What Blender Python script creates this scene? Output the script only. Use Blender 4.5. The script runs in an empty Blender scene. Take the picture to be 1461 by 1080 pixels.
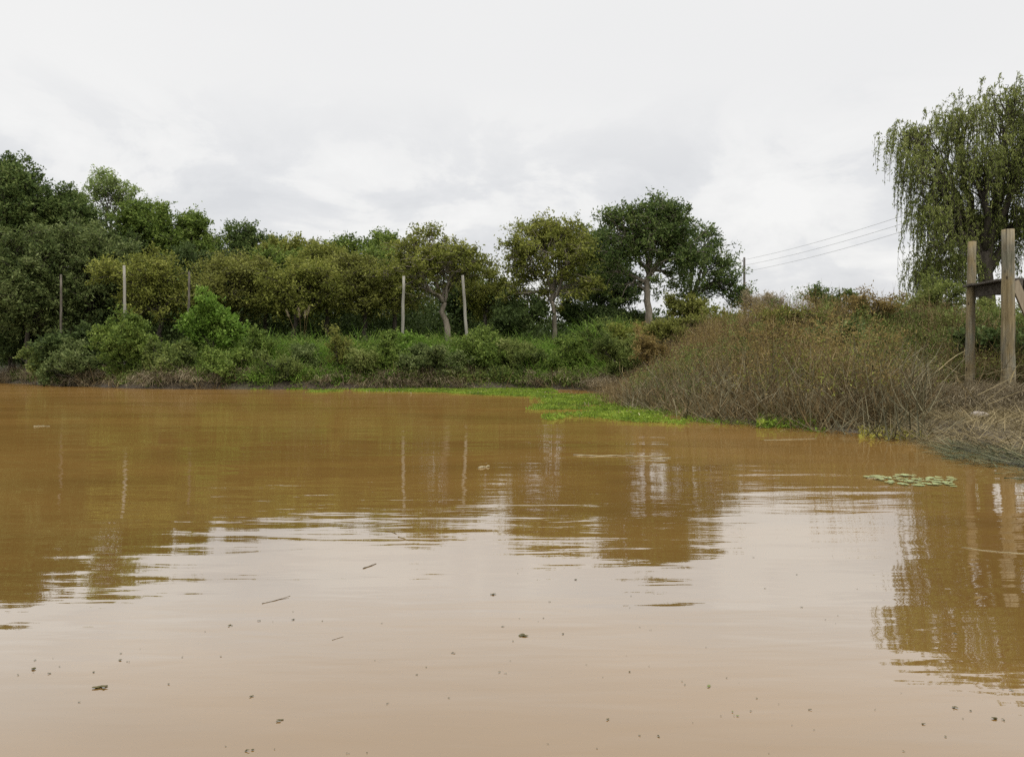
import bpy, math
import numpy as np

scene = bpy.context.scene
col = scene.collection
R = math.radians
CAM_H, F = 0.8, 1097.0          # eye height above the water (m), focal length in photo pixels
HX, HY = 730.5, 522.0           # vanishing point of the level camera


def P(px, py, Y):
    """point of the place seen at photo pixel (px, py) at distance Y"""
    return np.array([(px - HX) / F * Y, Y, CAM_H + (HY - py) / F * Y])


def ss(x, a, b):
    t = np.clip((np.asarray(x, float) - a) / (b - a), 0, 1)
    return t * t * (3 - 2 * t)


# ------------------------------------------------------------------ terrain
SHORE = np.array([(5.5, -40), (4.8, -5), (4.1, 3), (3.75, 5.2), (4.3, 8), (4.0, 9.6), (2.9, 11.2), (2.3, 16), (2.8, 22), (2.4, 25.6), (1, 26.8), (-3, 26.6),
                  (-8, 26.0), (-12.5, 26.8), (-16, 29.2), (-20, 32.6), (-24, 36.5), (-40, 46), (-75, 55), (-75, -40)], float)


def noise2(x, y, seed=0, sc=1.0):
    r = np.random.default_rng(seed)
    out = np.zeros_like(np.asarray(x, float))
    for k in range(7):
        a = r.uniform(0, 2 * np.pi)
        f = sc * (0.6 + 0.55 * k)
        out = out + np.sin(f * (np.cos(a) * x + np.sin(a) * y) + r.uniform(0, 6.28)) / (1 + 0.6 * k)
    return out / 3.0


def shore_d(x, y):
    """signed distance to the waterline, positive on land"""
    x = np.atleast_1d(np.asarray(x, float)); y = np.atleast_1d(np.asarray(y, float))
    best = np.full(x.shape, 1e9); inside = np.zeros(x.shape, bool)
    n = len(SHORE)
    for i in range(n):
        ax, ay = SHORE[i]; bx, by = SHORE[(i + 1) % n]
        dx, dy = bx - ax, by - ay
        t = np.clip(((x - ax) * dx + (y - ay) * dy) / (dx * dx + dy * dy), 0, 1)
        best = np.minimum(best, np.hypot(x - ax - t * dx, y - ay - t * dy))
        if ay != by:
            c = ((ay > y) != (by > y)) & (x < (bx - ax) * (y - ay) / (by - ay) + ax)
            inside ^= c
    d = np.where(inside, -best, best)
    return d + 0.22 * noise2(x, y, 5, 1.9) * ss(np.abs(y), 0, 5)


def hgt(x, y):
    x = np.atleast_1d(np.asarray(x, float)); y = np.atleast_1d(np.asarray(y, float))
    d = shore_d(x, y)
    bump = 0.06 * noise2(x, y, 9, 1.3)
    zl = 0.25 * ss(d, 0, .4) + .75 * ss(d, .3, 5) + .6 * ss(d, 5, 12)
    wn = ss(x, 4.6, 6.0)
    zr = .30 * ss(d, 0, 3) * (1 - wn) + wn * (.08 * ss(d, 0, 1.2) + .25 * ss(y, 10.9, 11.6)) + 1.55 * ss(y, 16.9, 20.5) * ss(d, .5, 5)
    w = ss(x, 1.5, 4)
    z = zl * (1 - w) + zr * w + bump * ss(d, .2, 1.2)
    return np.where(d > 0, z + .01, -.02 - .6 * ss(-d, 0, 1.5))


# ------------------------------------------------------------------ mesh helpers
def build(name, V, Fs, mat, parent=None, smooth=False, loc=None):
    V = np.asarray(V, np.float32).reshape(-1, 3)
    if not isinstance(Fs, list):
        Fs = [Fs]
    Fs = [np.asarray(f, np.int32) for f in Fs if len(f)]
    me = bpy.data.meshes.new(name)
    me.vertices.add(len(V)); me.vertices.foreach_set("co", V.ravel())
    tot = np.concatenate([np.full(len(f), f.shape[1], np.int32) for f in Fs])
    loops = np.concatenate([f.ravel() for f in Fs])
    me.loops.add(len(loops)); me.loops.foreach_set("vertex_index", loops)
    me.polygons.add(len(tot))
    me.polygons.foreach_set("loop_start", np.concatenate([[0], np.cumsum(tot)[:-1]]).astype(np.int32))
    me.update(calc_edges=True)
    me.polygons.foreach_set("use_smooth", np.full(len(tot), smooth, bool))
    me.materials.append(mat)
    o = bpy.data.objects.new(name, me); col.objects.link(o)
    if parent is not None:
        o.parent = parent
    if loc is not None:
        o.location = loc
    return o


def tag(o, label=None, cat=None, group=None, kind=None):
    for k, v in (("label", label), ("category", cat), ("group", group), ("kind", kind)):
        if v:
            o[k] = v
    return o


def empty(name, loc, label, cat, group=None):
    o = bpy.data.objects.new(name, None); col.objects.link(o)
    o.location = loc; o.empty_display_size = .2
    return tag(o, label, cat, group)


class Geo:
    """collects quads and triangles"""
    def __init__(s):
        s.v, s.q, s.t, s.n = [], [], [], 0

    def add(s, V, q=None, t=None):
        V = np.asarray(V, float).reshape(-1, 3)
        if q is not None and len(q): s.q.append(np.asarray(q, np.int64) + s.n)
        if t is not None and len(t): s.t.append(np.asarray(t, np.int64) + s.n)
        s.v.append(V); s.n += len(V)

    def tube(s, pts, rad, sides=6, cap=True):
        pts = np.asarray(pts, float); k = len(pts); rad = np.broadcast_to(rad, (k,))
        tan = np.gradient(pts, axis=0); tan /= np.linalg.norm(tan, axis=1)[:, None] + 1e-9
        ref = np.array([.31, .87, .2]) if abs(tan[0, 2]) > .6 else np.array([.1, .05, 1.])
        u = np.cross(tan, ref); u /= np.linalg.norm(u, axis=1)[:, None] + 1e-9
        w = np.cross(tan, u)
        a = np.arange(sides) / sides * 2 * np.pi
        V = pts[:, None] + rad[:, None, None] * (np.cos(a)[None, :, None] * u[:, None] + np.sin(a)[None, :, None] * w[:, None])
        i = np.arange(k - 1)[:, None] * sides; j = np.arange(sides)[None]; j2 = (j + 1) % sides
        q = np.stack([i + j, i + j2, i + sides + j2, i + sides + j], -1).reshape(-1, 4)
        V = V.reshape(-1, 3); t = []
        if cap:
            n = len(V); V = np.vstack([V, pts[0], pts[-1]])
            jj = np.arange(sides); t = np.concatenate([np.stack([np.full(sides, n), (jj + 1) % sides, jj], -1),
                                                     np.stack([np.full(sides, n + 1), (k - 1) * sides + jj, (k - 1) * sides + (jj + 1) % sides], -1)])
        s.add(V, q, t)

    def box(s, c, size, rot=None):
        h = np.array(size) / 2
        V = np.array([[x, y, z] for x in (-1, 1) for y in (-1, 1) for z in (-1, 1)], float) * h
        if rot is not None: V = V @ np.asarray(rot).T
        s.add(V + np.asarray(c), [[0, 1, 3, 2], [4, 6, 7, 5], [0, 4, 5, 1], [2, 3, 7, 6], [0, 2, 6, 4], [1, 5, 7, 3]])

    def done(s, name, mat, parent=None, smooth=False, loc=None):
        Fs = ([np.concatenate(s.q)] if s.q else []) + ([np.concatenate(s.t)] if s.t else [])
        return build(name, np.concatenate(s.v), Fs, mat, parent, smooth, loc)


def unit(v):
    return v / (np.linalg.norm(v, axis=-1, keepdims=True) + 1e-9)


def rdir(r, n, up=0.0):
    v = unit(r.normal(size=(n, 3))); v[:, 2] += up
    return unit(v)


def leaf_quads(c, d, L, W, r):
    """diamond leaves, centres c, directions d; a slight fold makes each catch the light unevenly"""
    n = len(c); d = unit(d)
    s = unit(np.cross(d, rdir(r, n)))
    L = np.broadcast_to(L, (n,))[:, None]; W = np.broadcast_to(W, (n,))[:, None]
    V = np.stack([c - d * L / 2, c + s * W / 2 - d * L * .08, c + d * L / 2, c - s * W / 2 - d * L * .08], 1).reshape(-1, 3)
    return V, np.arange(4 * n).reshape(n, 4)


def blades(base, h, lean, az, bend, w, r, seg=3):
    """curved grass blades / stems: ribbons that start at base, lean towards az and bend over; returns V, quads and the tips"""
    n = len(base)
    hd = np.stack([np.cos(az), np.sin(az), np.zeros(n)], 1)
    sa = r.uniform(0, np.pi, n)
    sd = np.stack([np.cos(sa), np.sin(sa), np.zeros(n)], 1)
    p = base.copy(); rows = []; pts = []
    for k in range(seg + 1):
        t = k / seg
        ww = (w * (1 - .85 * t ** 1.5))[:, None]
        rows.append(p - sd * ww / 2); rows.append(p + sd * ww / 2); pts.append(p)
        ang = lean + bend * (t + .5 / seg)
        p = p + (h / seg)[:, None] * (np.sin(ang)[:, None] * hd + np.cos(ang)[:, None] * np.array([0, 0, 1.]))
    V = np.stack(rows, 1).reshape(-1, 3)
    m = 2 * (seg + 1); b = np.arange(n)[:, None] * m; k = np.arange(seg)[None] * 2
    Q = np.stack([b + k, b + k + 1, b + k + 3, b + k + 2], -1).reshape(-1, 4)
    return V, Q, np.stack(pts, 1)


# ------------------------------------------------------------------ materials
def new_mat(name):
    m = bpy.data.materials.new(name); m.use_nodes = True
    nt = m.node_tree; nt.nodes.clear()
    return m, nt, nt.nodes.new("ShaderNodeOutputMaterial")


def ramp(nt, fac, stops, interp='LINEAR'):
    n = nt.nodes.new("ShaderNodeValToRGB"); cr = n.color_ramp; cr.interpolation = interp
    while len(cr.elements) < len(stops): cr.elements.new(.5)
    for e, (p, c) in zip(cr.elements, stops):
        e.position = p; e.color = (*c, 1)
    nt.links.new(fac, n.inputs[0])
    return n.outputs[0]


def noise(nt, scale, detail=4, vec=None, rough=.55, dist=0.0):
    n = nt.nodes.new("ShaderNodeTexNoise"); n.inputs["Scale"].default_value = scale
    n.inputs["Detail"].default_value = detail; n.inputs["Roughness"].default_value = rough; n.inputs["Distortion"].default_value = dist
    if vec is not None: nt.links.new(vec, n.inputs["Vector"])
    return n


def math_n(nt, op, a, b=None, clamp=False):
    n = nt.nodes.new("ShaderNodeMath"); n.operation = op; n.use_clamp = clamp
    for i, x in enumerate((a, b)):
        if x is None: continue
        if isinstance(x, (int, float)): n.inputs[i].default_value = x
        else: nt.links.new(x, n.inputs[i])
    return n.outputs[0]


def leaf_mat(name, cols, patch=.35, patch_scale=.8, rough=.6, trans=.38, spec=.10, gain=1.42):
    """foliage: colour varies from leaf to leaf and in soft patches through the plant"""
    m, nt, out = new_mat(name)
    geo = nt.nodes.new("ShaderNodeNewGeometry")
    nz = noise(nt, patch_scale, 2, geo.outputs["Position"])
    a = math_n(nt, 'MULTIPLY', geo.outputs["Random Per Island"], 1 - patch)
    nn = nt.nodes.new("ShaderNodeMapRange"); nn.inputs[1].default_value = .33; nn.inputs[2].default_value = .67
    nt.links.new(nz.outputs[0], nn.inputs[0])
    b = math_n(nt, 'MULTIPLY', nn.outputs[0], patch)
    c = ramp(nt, math_n(nt, 'ADD', a, b), [(i / (len(cols) - 1), tuple(min(v * gain, .8) for v in x)) for i, x in enumerate(cols)])
    bs = nt.nodes.new("ShaderNodeBsdfPrincipled"); bs.inputs["Roughness"].default_value = rough; bs.inputs["Specular IOR Level"].default_value = spec
    tr = nt.nodes.new("ShaderNodeBsdfTranslucent")
    nt.links.new(c, bs.inputs["Base Color"]); nt.links.new(c, tr.inputs["Color"])
    mx = nt.nodes.new("ShaderNodeMixShader"); mx.inputs[0].default_value = trans
    nt.links.new(bs.outputs[0], mx.inputs[1]); nt.links.new(tr.outputs[0], mx.inputs[2]); nt.links.new(mx.outputs[0], out.inputs[0])
    return m


def solid_mat(name, cols, scale=(6, 6, 6), rough=.85, bump=.3, detail=6, bump_scale=None):
    m, nt, out = new_mat(name)
    tc = nt.nodes.new("ShaderNodeTexCoord"); mp = nt.nodes.new("ShaderNodeMapping"); mp.inputs["Scale"].default_value = scale
    nt.links.new(tc.outputs["Object"], mp.inputs[0])
    nz = noise(nt, 1, detail, mp.outputs[0], .65, .4)
    c = ramp(nt, nz.outputs[0], [(.28 + .44 * i / (len(cols) - 1), x) for i, x in enumerate(cols)])
    bs = nt.nodes.new("ShaderNodeBsdfPrincipled"); bs.inputs["Roughness"].default_value = rough; bs.inputs["Specular IOR Level"].default_value = .25
    nt.links.new(c, bs.inputs["Base Color"])
    bp = nt.nodes.new("ShaderNodeBump"); bp.inputs["Strength"].default_value = bump; bp.inputs["Distance"].default_value = .02
    nt.links.new(nz.outputs[0], bp.inputs["Height"]); nt.links.new(bp.outputs[0], bs.inputs["Normal"])
    nt.links.new(bs.outputs[0], out.inputs[0])
    return m


M = {}
M['dark'] = leaf_mat('dark evergreen leaves', [(.020, .034, .010), (.044, .068, .018), (.085, .115, .032), (.16, .19, .06)])
M['mid'] = leaf_mat('mid green leaves', [(.030, .050, .010), (.064, .096, .018), (.11, .150, .028), (.19, .23, .06)])
M['grey'] = leaf_mat('grey green leaves', [(.026, .040, .012), (.054, .074, .022), (.098, .122, .038), (.18, .205, .085)])
M['olive'] = leaf_mat('olive leaves', [(.042, .048, .010), (.092, .104, .019), (.155, .165, .034), (.24, .24, .06)])
M['brown'] = leaf_mat('olive brown leaves', [(.038, .042, .010), (.082, .088, .019), (.140, .146, .033), (.21, .21, .06)])
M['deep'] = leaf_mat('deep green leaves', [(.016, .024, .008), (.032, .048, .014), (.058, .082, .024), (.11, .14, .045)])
M['bright'] = leaf_mat('bright green leaves', [(.034, .066, .010), (.070, .125, .016), (.115, .185, .028), (.19, .26, .06)])
M['light'] = leaf_mat('light young leaves', [(.08, .11, .035), (.13, .17, .05), (.18, .23, .075), (.24, .28, .11)])
M['willow'] = leaf_mat('willow leaves', [(.05, .065, .016), (.10, .12, .030), (.165, .185, .05), (.25, .26, .10)], patch=.45, patch_scale=.45)
M['rust'] = leaf_mat('rusty leaves', [(.06, .042, .018), (.11, .078, .028), (.17, .125, .042), (.24, .19, .07)])
M['tan'] = leaf_mat('tan seed heads', [(.13, .10, .06), (.21, .17, .10), (.30, .25, .16), (.40, .35, .24)], gain=1.1)
M['teal'] = leaf_mat('blue green leaves', [(.016, .034, .014), (.036, .062, .024), (.065, .10, .038), (.13, .17, .075)])
M['grass'] = leaf_mat('long green grass', [(.030, .055, .010), (.070, .115, .016), (.12, .175, .028), (.21, .25, .06)], patch=.45, patch_scale=.6)
M['weed'] = leaf_mat('bank weeds', [(.026, .040, .010), (.062, .082, .020), (.115, .14, .034), (.20, .21, .075)], patch=.5, patch_scale=.7)
M['dead'] = leaf_mat('dead grass', [(.05, .038, .022), (.12, .094, .055), (.22, .18, .11), (.38, .32, .21)], patch=.3, patch_scale=1.2, trans=.15, gain=1.1)
M['stem'] = leaf_mat('dry stems', [(.028, .018, .008), (.080, .054, .022), (.160, .115, .052), (.31, .245, .135)], patch=.3, patch_scale=.9, trans=.1, gain=1.1)
M['rush'] = leaf_mat('grey green rushes', [(.026, .026, .013), (.070, .064, .034), (.14, .125, .07), (.28, .245, .16)], patch=.3, patch_scale=1.0, trans=.12, gain=1.1)
M['straw'] = leaf_mat('pale straw', [(.10, .076, .034), (.19, .148, .068), (.30, .235, .115), (.46, .38, .21)], patch=.35, patch_scale=2.0, trans=.12, gain=.72)
M['sedge'] = leaf_mat('wet dark sedge', [(.020, .026, .010), (.045, .055, .020), (.09, .10, .042), (.22, .20, .10)], patch=.35, patch_scale=2.0, trans=.1, spec=.3, gain=1.1)
M['algae'] = leaf_mat('floating pondweed', [(.05, .070, .012), (.09, .138, .016), (.155, .225, .024), (.27, .32, .05)], patch=.6, patch_scale=1.6, trans=.35, gain=1.1)
M['yellow'] = leaf_mat('yellow pondweed', [(.12, .12, .016), (.20, .19, .026), (.29, .26, .05), (.36, .34, .08)], patch=.4, patch_scale=2, trans=.3, gain=1.1)
M['pad'] = leaf_mat('lily pads', [(.10, .10, .035), (.15, .18, .06), (.22, .245, .10), (.36, .34, .19)], trans=.1, spec=.3, rough=.4, gain=1.1)
M['bark'] = solid_mat('grey bark', [(.045, .038, .028), (.09, .078, .06), (.17, .15, .12)], (9, 9, 3))
M['palebark'] = solid_mat('pale bark', [(.09, .075, .055), (.17, .145, .11), (.27, .24, .19)], (9, 9, 3))
M['darkbark'] = solid_mat('dark bark', [(.022, .018, .013), (.045, .037, .027), (.08, .068, .05)], (9, 9, 3))
M['post'] = solid_mat('weathered posts', [(.12, .113, .09), (.21, .198, .165), (.30, .285, .24)], (14, 14, 1.6))
M['deckpost'] = solid_mat('round timber', [(.06, .048, .024), (.19, .152, .080), (.26, .212, .120), (.39, .325, .205)], (17, 17, 1.3), bump=.5)
M['deck'] = solid_mat('dark boards', [(.035, .028, .022), (.07, .06, .048), (.12, .105, .085)], (2, 16, 16), bump=.5)
M['timber'] = solid_mat('pale timber', [(.14, .11, .075), (.23, .185, .125), (.32, .27, .19)], (12, 12, 2))
M['litter'] = solid_mat('wet leaf scraps', [(.035, .028, .012), (.07, .06, .02), (.11, .10, .04)], (30, 30, 30))
M['greenlitter'] = solid_mat('green leaf scraps', [(.07, .09, .015), (.13, .15, .03), (.2, .2, .05)], (30, 30, 30))
M['stick'] = solid_mat('bleached stick', [(.15, .12, .06), (.25, .21, .125), (.36, .32, .21)], (8, 20, 20))
M['twig'] = solid_mat('wet twig', [(.04, .03, .018), (.08, .062, .04), (.13, .11, .075)], (20, 20, 20))
M['stone'] = solid_mat('pale stone', [(.2, .17, .14), (.32, .28, .24), (.42, .38, .33)], (9, 9, 9))
M['pole'] = solid_mat('utility pole wood', [(.05, .045, .04), (.09, .08, .07), (.14, .125, .11)], (6, 6, 1))
M['wire'] = solid_mat('cable sheath', [(.22, .22, .22), (.28, .28, .28)], (3, 3, 3))
M['ceramic'] = solid_mat('insulator', [(.2, .18, .16), (.3, .28, .26)], (20, 20, 20), rough=.3)


def timber_mat():
    """round posts: fine vertical cracks, grey weathering, green stain and dark knots"""
    m, nt, out = new_mat('weathered round timber')
    tc = nt.nodes.new("ShaderNodeTexCoord"); ob = tc.outputs["Object"]

    def scaled(v):
        mp = nt.nodes.new("ShaderNodeMapping"); mp.inputs["Scale"].default_value = v; nt.links.new(ob, mp.inputs[0]); return mp.outputs[0]
    grain = noise(nt, 1, 6, scaled((26, 26, 1.4)), .7, .5); crack = noise(nt, 1, 3, scaled((34, 34, .7)), .6, .2)
    stain = noise(nt, 1, 4, scaled((3.5, 3.5, 1.6)), .6, .4)
    vor = nt.nodes.new("ShaderNodeTexVoronoi"); vor.inputs["Scale"].default_value = 1; nt.links.new(scaled((7, 7, 3.2)), vor.inputs["Vector"])
    tan = ramp(nt, grain.outputs[0], [(.3, (.10, .075, .036)), (.5, (.20, .155, .08)), (.7, (.32, .26, .15))])
    grey = ramp(nt, grain.outputs[0], [(.3, (.075, .068, .048)), (.5, (.16, .145, .105)), (.7, (.27, .25, .19))])

    def mixc(f, a, b):
        n = nt.nodes.new("ShaderNodeMix"); n.data_type = 'RGBA'; nt.links.new(f, n.inputs[0])
        for x, i in ((a, 6), (b, 7)):
            if isinstance(x, tuple): n.inputs[i].default_value = (*x, 1)
            else: nt.links.new(x, n.inputs[i])
        return n.outputs[2]

    def rng(v, a, b, c=0., d=1.):
        n = nt.nodes.new("ShaderNodeMapRange"); nt.links.new(v, n.inputs[0])
        for i, x in enumerate((a, b, c, d)): n.inputs[i + 1].default_value = x
        return n.outputs[0]
    c = mixc(rng(stain.outputs[0], .40, .60), tan, grey)
    c = mixc(rng(stain.outputs[0], .58, .72, 0, .5), c, (.06, .075, .03))
    c = mixc(rng(crack.outputs[0], .60, .66, 0, .8), c, (.03, .024, .015))
    c = mixc(rng(vor.outputs["Distance"], .10, .16, .85, 0), c, (.035, .025, .014))
    bs = nt.nodes.new("ShaderNodeBsdfPrincipled"); bs.inputs["Roughness"].default_value = .85; bs.inputs["Specular IOR Level"].default_value = .2
    nt.links.new(c, bs.inputs["Base Color"])
    bp = nt.nodes.new("ShaderNodeBump"); bp.inputs["Strength"].default_value = .6; bp.inputs["Distance"].default_value = .02
    nt.links.new(grain.outputs[0], bp.inputs["Height"]); nt.links.new(bp.outputs[0], bs.inputs["Normal"]); nt.links.new(bs.outputs[0], out.inputs[0])
    return m


M['deckpost'] = timber_mat()


def ground_mat():
    m, nt, out = new_mat('bank soil')
    geo = nt.nodes.new("ShaderNodeNewGeometry")
    n1 = noise(nt, .9, 6, geo.outputs["Position"]); n2 = noise(nt, 14, 5, geo.outputs["Position"])
    soil = ramp(nt, n2.outputs[0], [(.3, (.022, .016, .010)), (.5, (.05, .036, .021)), (.7, (.095, .072, .045))])
    turf = ramp(nt, n2.outputs[0], [(.3, (.03, .045, .012)), (.5, (.06, .085, .02)), (.72, (.11, .13, .04))])
    sep = nt.nodes.new("ShaderNodeSeparateXYZ"); nt.links.new(geo.outputs["Position"], sep.inputs[0])
    hz = nt.nodes.new("ShaderNodeMapRange"); hz.inputs[1].default_value = .45; hz.inputs[2].default_value = 1.3
    nt.links.new(sep.outputs["Z"], hz.inputs[0])
    f = math_n(nt, 'ADD', hz.outputs[0], math_n(nt, 'SUBTRACT', n1.outputs[0], .5), True)
    mx = nt.nodes.new("ShaderNodeMix"); mx.data_type = 'RGBA'
    nt.links.new(f, mx.inputs[0]); nt.links.new(soil, mx.inputs[6]); nt.links.new(turf, mx.inputs[7])
    bs = nt.nodes.new("ShaderNodeBsdfPrincipled"); bs.inputs["Roughness"].default_value = .9
    nt.links.new(mx.outputs[2], bs.inputs["Base Color"])
    bp = nt.nodes.new("ShaderNodeBump"); bp.inputs["Strength"].default_value = .6; bp.inputs["Distance"].default_value = .05
    nt.links.new(n2.outputs[0], bp.inputs["Height"]); nt.links.new(bp.outputs[0], bs.inputs["Normal"])
    nt.links.new(bs.outputs[0], out.inputs[0])
    return m


def water_mat():
    m, nt, out = new_mat('silty river water')
    geo = nt.nodes.new("ShaderNodeNewGeometry"); pos = geo.outputs["Position"]

    def stretched(sx, sy, rot=0.0):
        mp = nt.nodes.new("ShaderNodeMapping"); mp.inputs["Scale"].default_value = (sx, sy, 1); mp.inputs["Rotation"].default_value = (0, 0, R(rot))
        nt.links.new(pos, mp.inputs[0]); return mp.outputs[0]
    swell = noise(nt, 1, 2, stretched(.35, 1.5, 6), .5, .3)         # long low ripples across the view
    rip = noise(nt, 1, 2, stretched(1.6, 6.5, -5), .5, .3)
    fine = noise(nt, 1, 2, stretched(5, 22, 4), .5, .2)
    calm = noise(nt, 1, 2, stretched(.10, .30), .5, .5)
    cm = nt.nodes.new("ShaderNodeMapRange"); cm.inputs[1].default_value = .40; cm.inputs[2].default_value = .62
    cm.inputs[3].default_value = .15; cm.inputs[4].default_value = 1.0
    nt.links.new(calm.outputs[0], cm.inputs[0])
    h = math_n(nt, 'MULTIPLY', swell.outputs[0], .010)
    h = math_n(nt, 'ADD', h, math_n(nt, 'MULTIPLY', math_n(nt, 'MULTIPLY', rip.outputs[0], .0040), cm.outputs[0]))
    h = math_n(nt, 'ADD', h, math_n(nt, 'MULTIPLY', math_n(nt, 'MULTIPLY', fine.outputs[0], .0008), cm.outputs[0]))
    bp = nt.nodes.new("ShaderNodeBump"); bp.inputs["Strength"].default_value = 1; bp.inputs["Distance"].default_value = 1
    nt.links.new(h, bp.inputs["Height"])
    silt = noise(nt, 1, 5, stretched(.22, .6, 12), .6, .8)
    body = ramp(nt, silt.outputs[0], [(.34, (.138, .076, .020)), (.66, (.184, .102, .028))])
    df = nt.nodes.new("ShaderNodeBsdfDiffuse"); nt.links.new(body, df.inputs[0])
    gl = nt.nodes.new("ShaderNodeBsdfGlossy"); gl.inputs["Roughness"].default_value = .02; gl.inputs[0].default_value = (.975, .985, .965, 1)
    nt.links.new(bp.outputs[0], gl.inputs["Normal"])
    fr = nt.nodes.new("ShaderNodeFresnel"); fr.inputs[0].default_value = 1.62; nt.links.new(bp.outputs[0], fr.inputs["Normal"])
    fac = math_n(nt, 'MINIMUM', math_n(nt, 'MULTIPLY', fr.outputs[0], 2.05), .52)
    mx = nt.nodes.new("ShaderNodeMixShader"); nt.links.new(fac, mx.inputs[0]); nt.links.new(df.outputs[0], mx.inputs[1]); nt.links.new(gl.outputs[0], mx.inputs[2])
    nt.links.new(mx.outputs[0], out.inputs[0])
    return m


# ------------------------------------------------------------------ ground and water
gx = np.unique(np.concatenate([np.linspace(-900, -80, 24), np.linspace(-80, -30, 26), np.arange(-30, 16, .22), np.linspace(16, 60, 30), np.linspace(60, 900, 24)]))
gy = np.unique(np.concatenate([np.linspace(-300, -40, 10), np.linspace(-40, 2, 15), np.arange(2, 46, .22), np.linspace(46, 120, 30), np.linspace(120, 1500, 24)]))
GX, GY = np.meshgrid(gx, gy)
GZ = hgt(GX.ravel(), GY.ravel())
ni, nj = len(gy), len(gx)
ii, jj = np.meshgrid(np.arange(ni - 1), np.arange(nj - 1), indexing='ij')
b = (ii * nj + jj).ravel()
tag(build('ground', np.stack([GX.ravel(), GY.ravel(), GZ], 1), np.stack([b, b + 1, b + nj + 1, b + nj], 1), ground_mat(), smooth=True),
    'muddy river bank rising to rough turf under the trees', 'ground', kind='structure')
tag(build('water', [(-80, -40, 0), (14, -40, 0), (14, 62, 0), (-80, 62, 0)], np.array([[0, 1, 2, 3]]), water_mat()),
    'still brown silty river water reflecting trees and white sky', 'water', kind='structure')


# ------------------------------------------------------------------ trees
def bez(a, c, b, n):
    t = np.linspace(0, 1, n)[:, None]
    return (1 - t) ** 2 * a + 2 * t * (1 - t) * c + t * t * b


def grow_tree(seed, fork, r0, lobes, nclump, cr, sprigs, leaves, L, W, nlimb, shell=.45, sprig_up=.35, flat=.7, twig_r=.02, base_lean=(0, 0), open_low=False, limb_arch=.25):
    """one trunk, limbs to clusters of leaf clumps, clumps of leafy sprigs. Lobes: (x, y, z, rx, ry, rz, weight) relative to the base."""
    r = np.random.default_rng(seed)
    wood = Geo(); fork = np.array(fork, float)
    # clump centres
    lob = np.array(lobes, float); pick = r.choice(len(lob), nclump, p=lob[:, 6] / lob[:, 6].sum())
    d = rdir(r, nclump, .22); u = r.uniform(0, 1, nclump) ** shell
    C = lob[pick, :3] + d * u[:, None] * lob[pick, 3:6] + r.normal(0, cr * .25, (nclump, 3))
    C[:, 2] = np.maximum(C[:, 2], .25)
    # trunk
    n = 9; t = np.linspace(0, 1, n)
    mid = np.array([fork[0] * .4 + base_lean[0], fork[1] * .4 + base_lean[1], fork[2] * .5])
    tp = bez(np.array([0, 0, -.4]), mid, fork, n); tp[1:-1, :2] += r.normal(0, r0 * .35, (n - 2, 2))
    tr = r0 * (1.25 - .6 * t); tr[0] *= 1.25
    wood.tube(tp, tr, 9)
    # limbs
    seeds = [C[r.integers(nclump)]]
    while len(seeds) < nlimb:
        dist = np.min(np.stack([np.linalg.norm(C - s, axis=1) for s in seeds]), 0)
        seeds.append(C[np.argmax(dist * r.uniform(.7, 1, nclump))])
    S = np.array(seeds); a = np.argmin(np.linalg.norm(C[:, None] - S[None], axis=2), 1)
    for i in range(nlimb):
        mem = np.where(a == i)[0]
        if not len(mem): continue
        end = C[mem].mean(0) * .85 + fork * .15
        st = tp[r.integers(n - 3, n)]
        ctl = (st + end) / 2 + np.array([0, 0, limb_arch * np.linalg.norm(end - st)]) + r.normal(0, .12, 3) * np.linalg.norm(end - st)
        lp = bez(st, ctl, end, 9); lp[2:-1] += r.normal(0, .035 * np.linalg.norm(end - st), (6, 3))
        lr = np.linspace(r0 * .55, r0 * .16, 9); wood.tube(lp, lr, 6)
        for m in mem:
            k = r.integers(3, 9); s0 = lp[k]; e = C[m]
            c2 = (s0 + e) / 2 + np.array([0, 0, .12 * np.linalg.norm(e - s0)]) + r.normal(0, .1, 3) * np.linalg.norm(e - s0)
            bp_ = bez(s0, c2, e, 6); bp_[1:-1] += r.normal(0, .03 * np.linalg.norm(e - s0), (4, 3))
            wood.tube(bp_, np.linspace(min(lr[k] * .55, r0 * .3), twig_r * .7, 6), 4, False)
    # sprigs
    ns = nclump * sprigs; ci = np.repeat(np.arange(nclump), sprigs)
    rad = cr * r.uniform(.65, 1.3, nclump)[ci]
    sd = rdir(r, ns, sprig_up); sl = rad * r.uniform(.55, 1.25, ns)
    s0 = C[ci] + rdir(r, ns) * (rad * .25)[:, None]
    sq = sd * np.array([1, 1, flat])
    for i in range(0, ns, 2):
        wood.tube(np.stack([s0[i], s0[i] + sq[i] * sl[i] * .85]), np.array([twig_r * .6, twig_r * .3]), 3, False)
    nl = ns * leaves; li = np.repeat(np.arange(ns), leaves)
    tt = r.uniform(.15, 1.05, nl)
    lc = s0[li] + sq[li] * (sl[li] * tt)[:, None] + r.normal(0, 1, (nl, 3)) * (rad[li] * .13)[:, None]
    ld = unit(sd[li] + rdir(r, nl) * 1.2)
    sz = r.uniform(.65, 1.35, nl)
    V, Q = leaf_quads(lc, ld, L * sz, W * sz, r)
    return wood, V, Q


TREE_GROUP = 'trees growing along the far bank'


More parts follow.
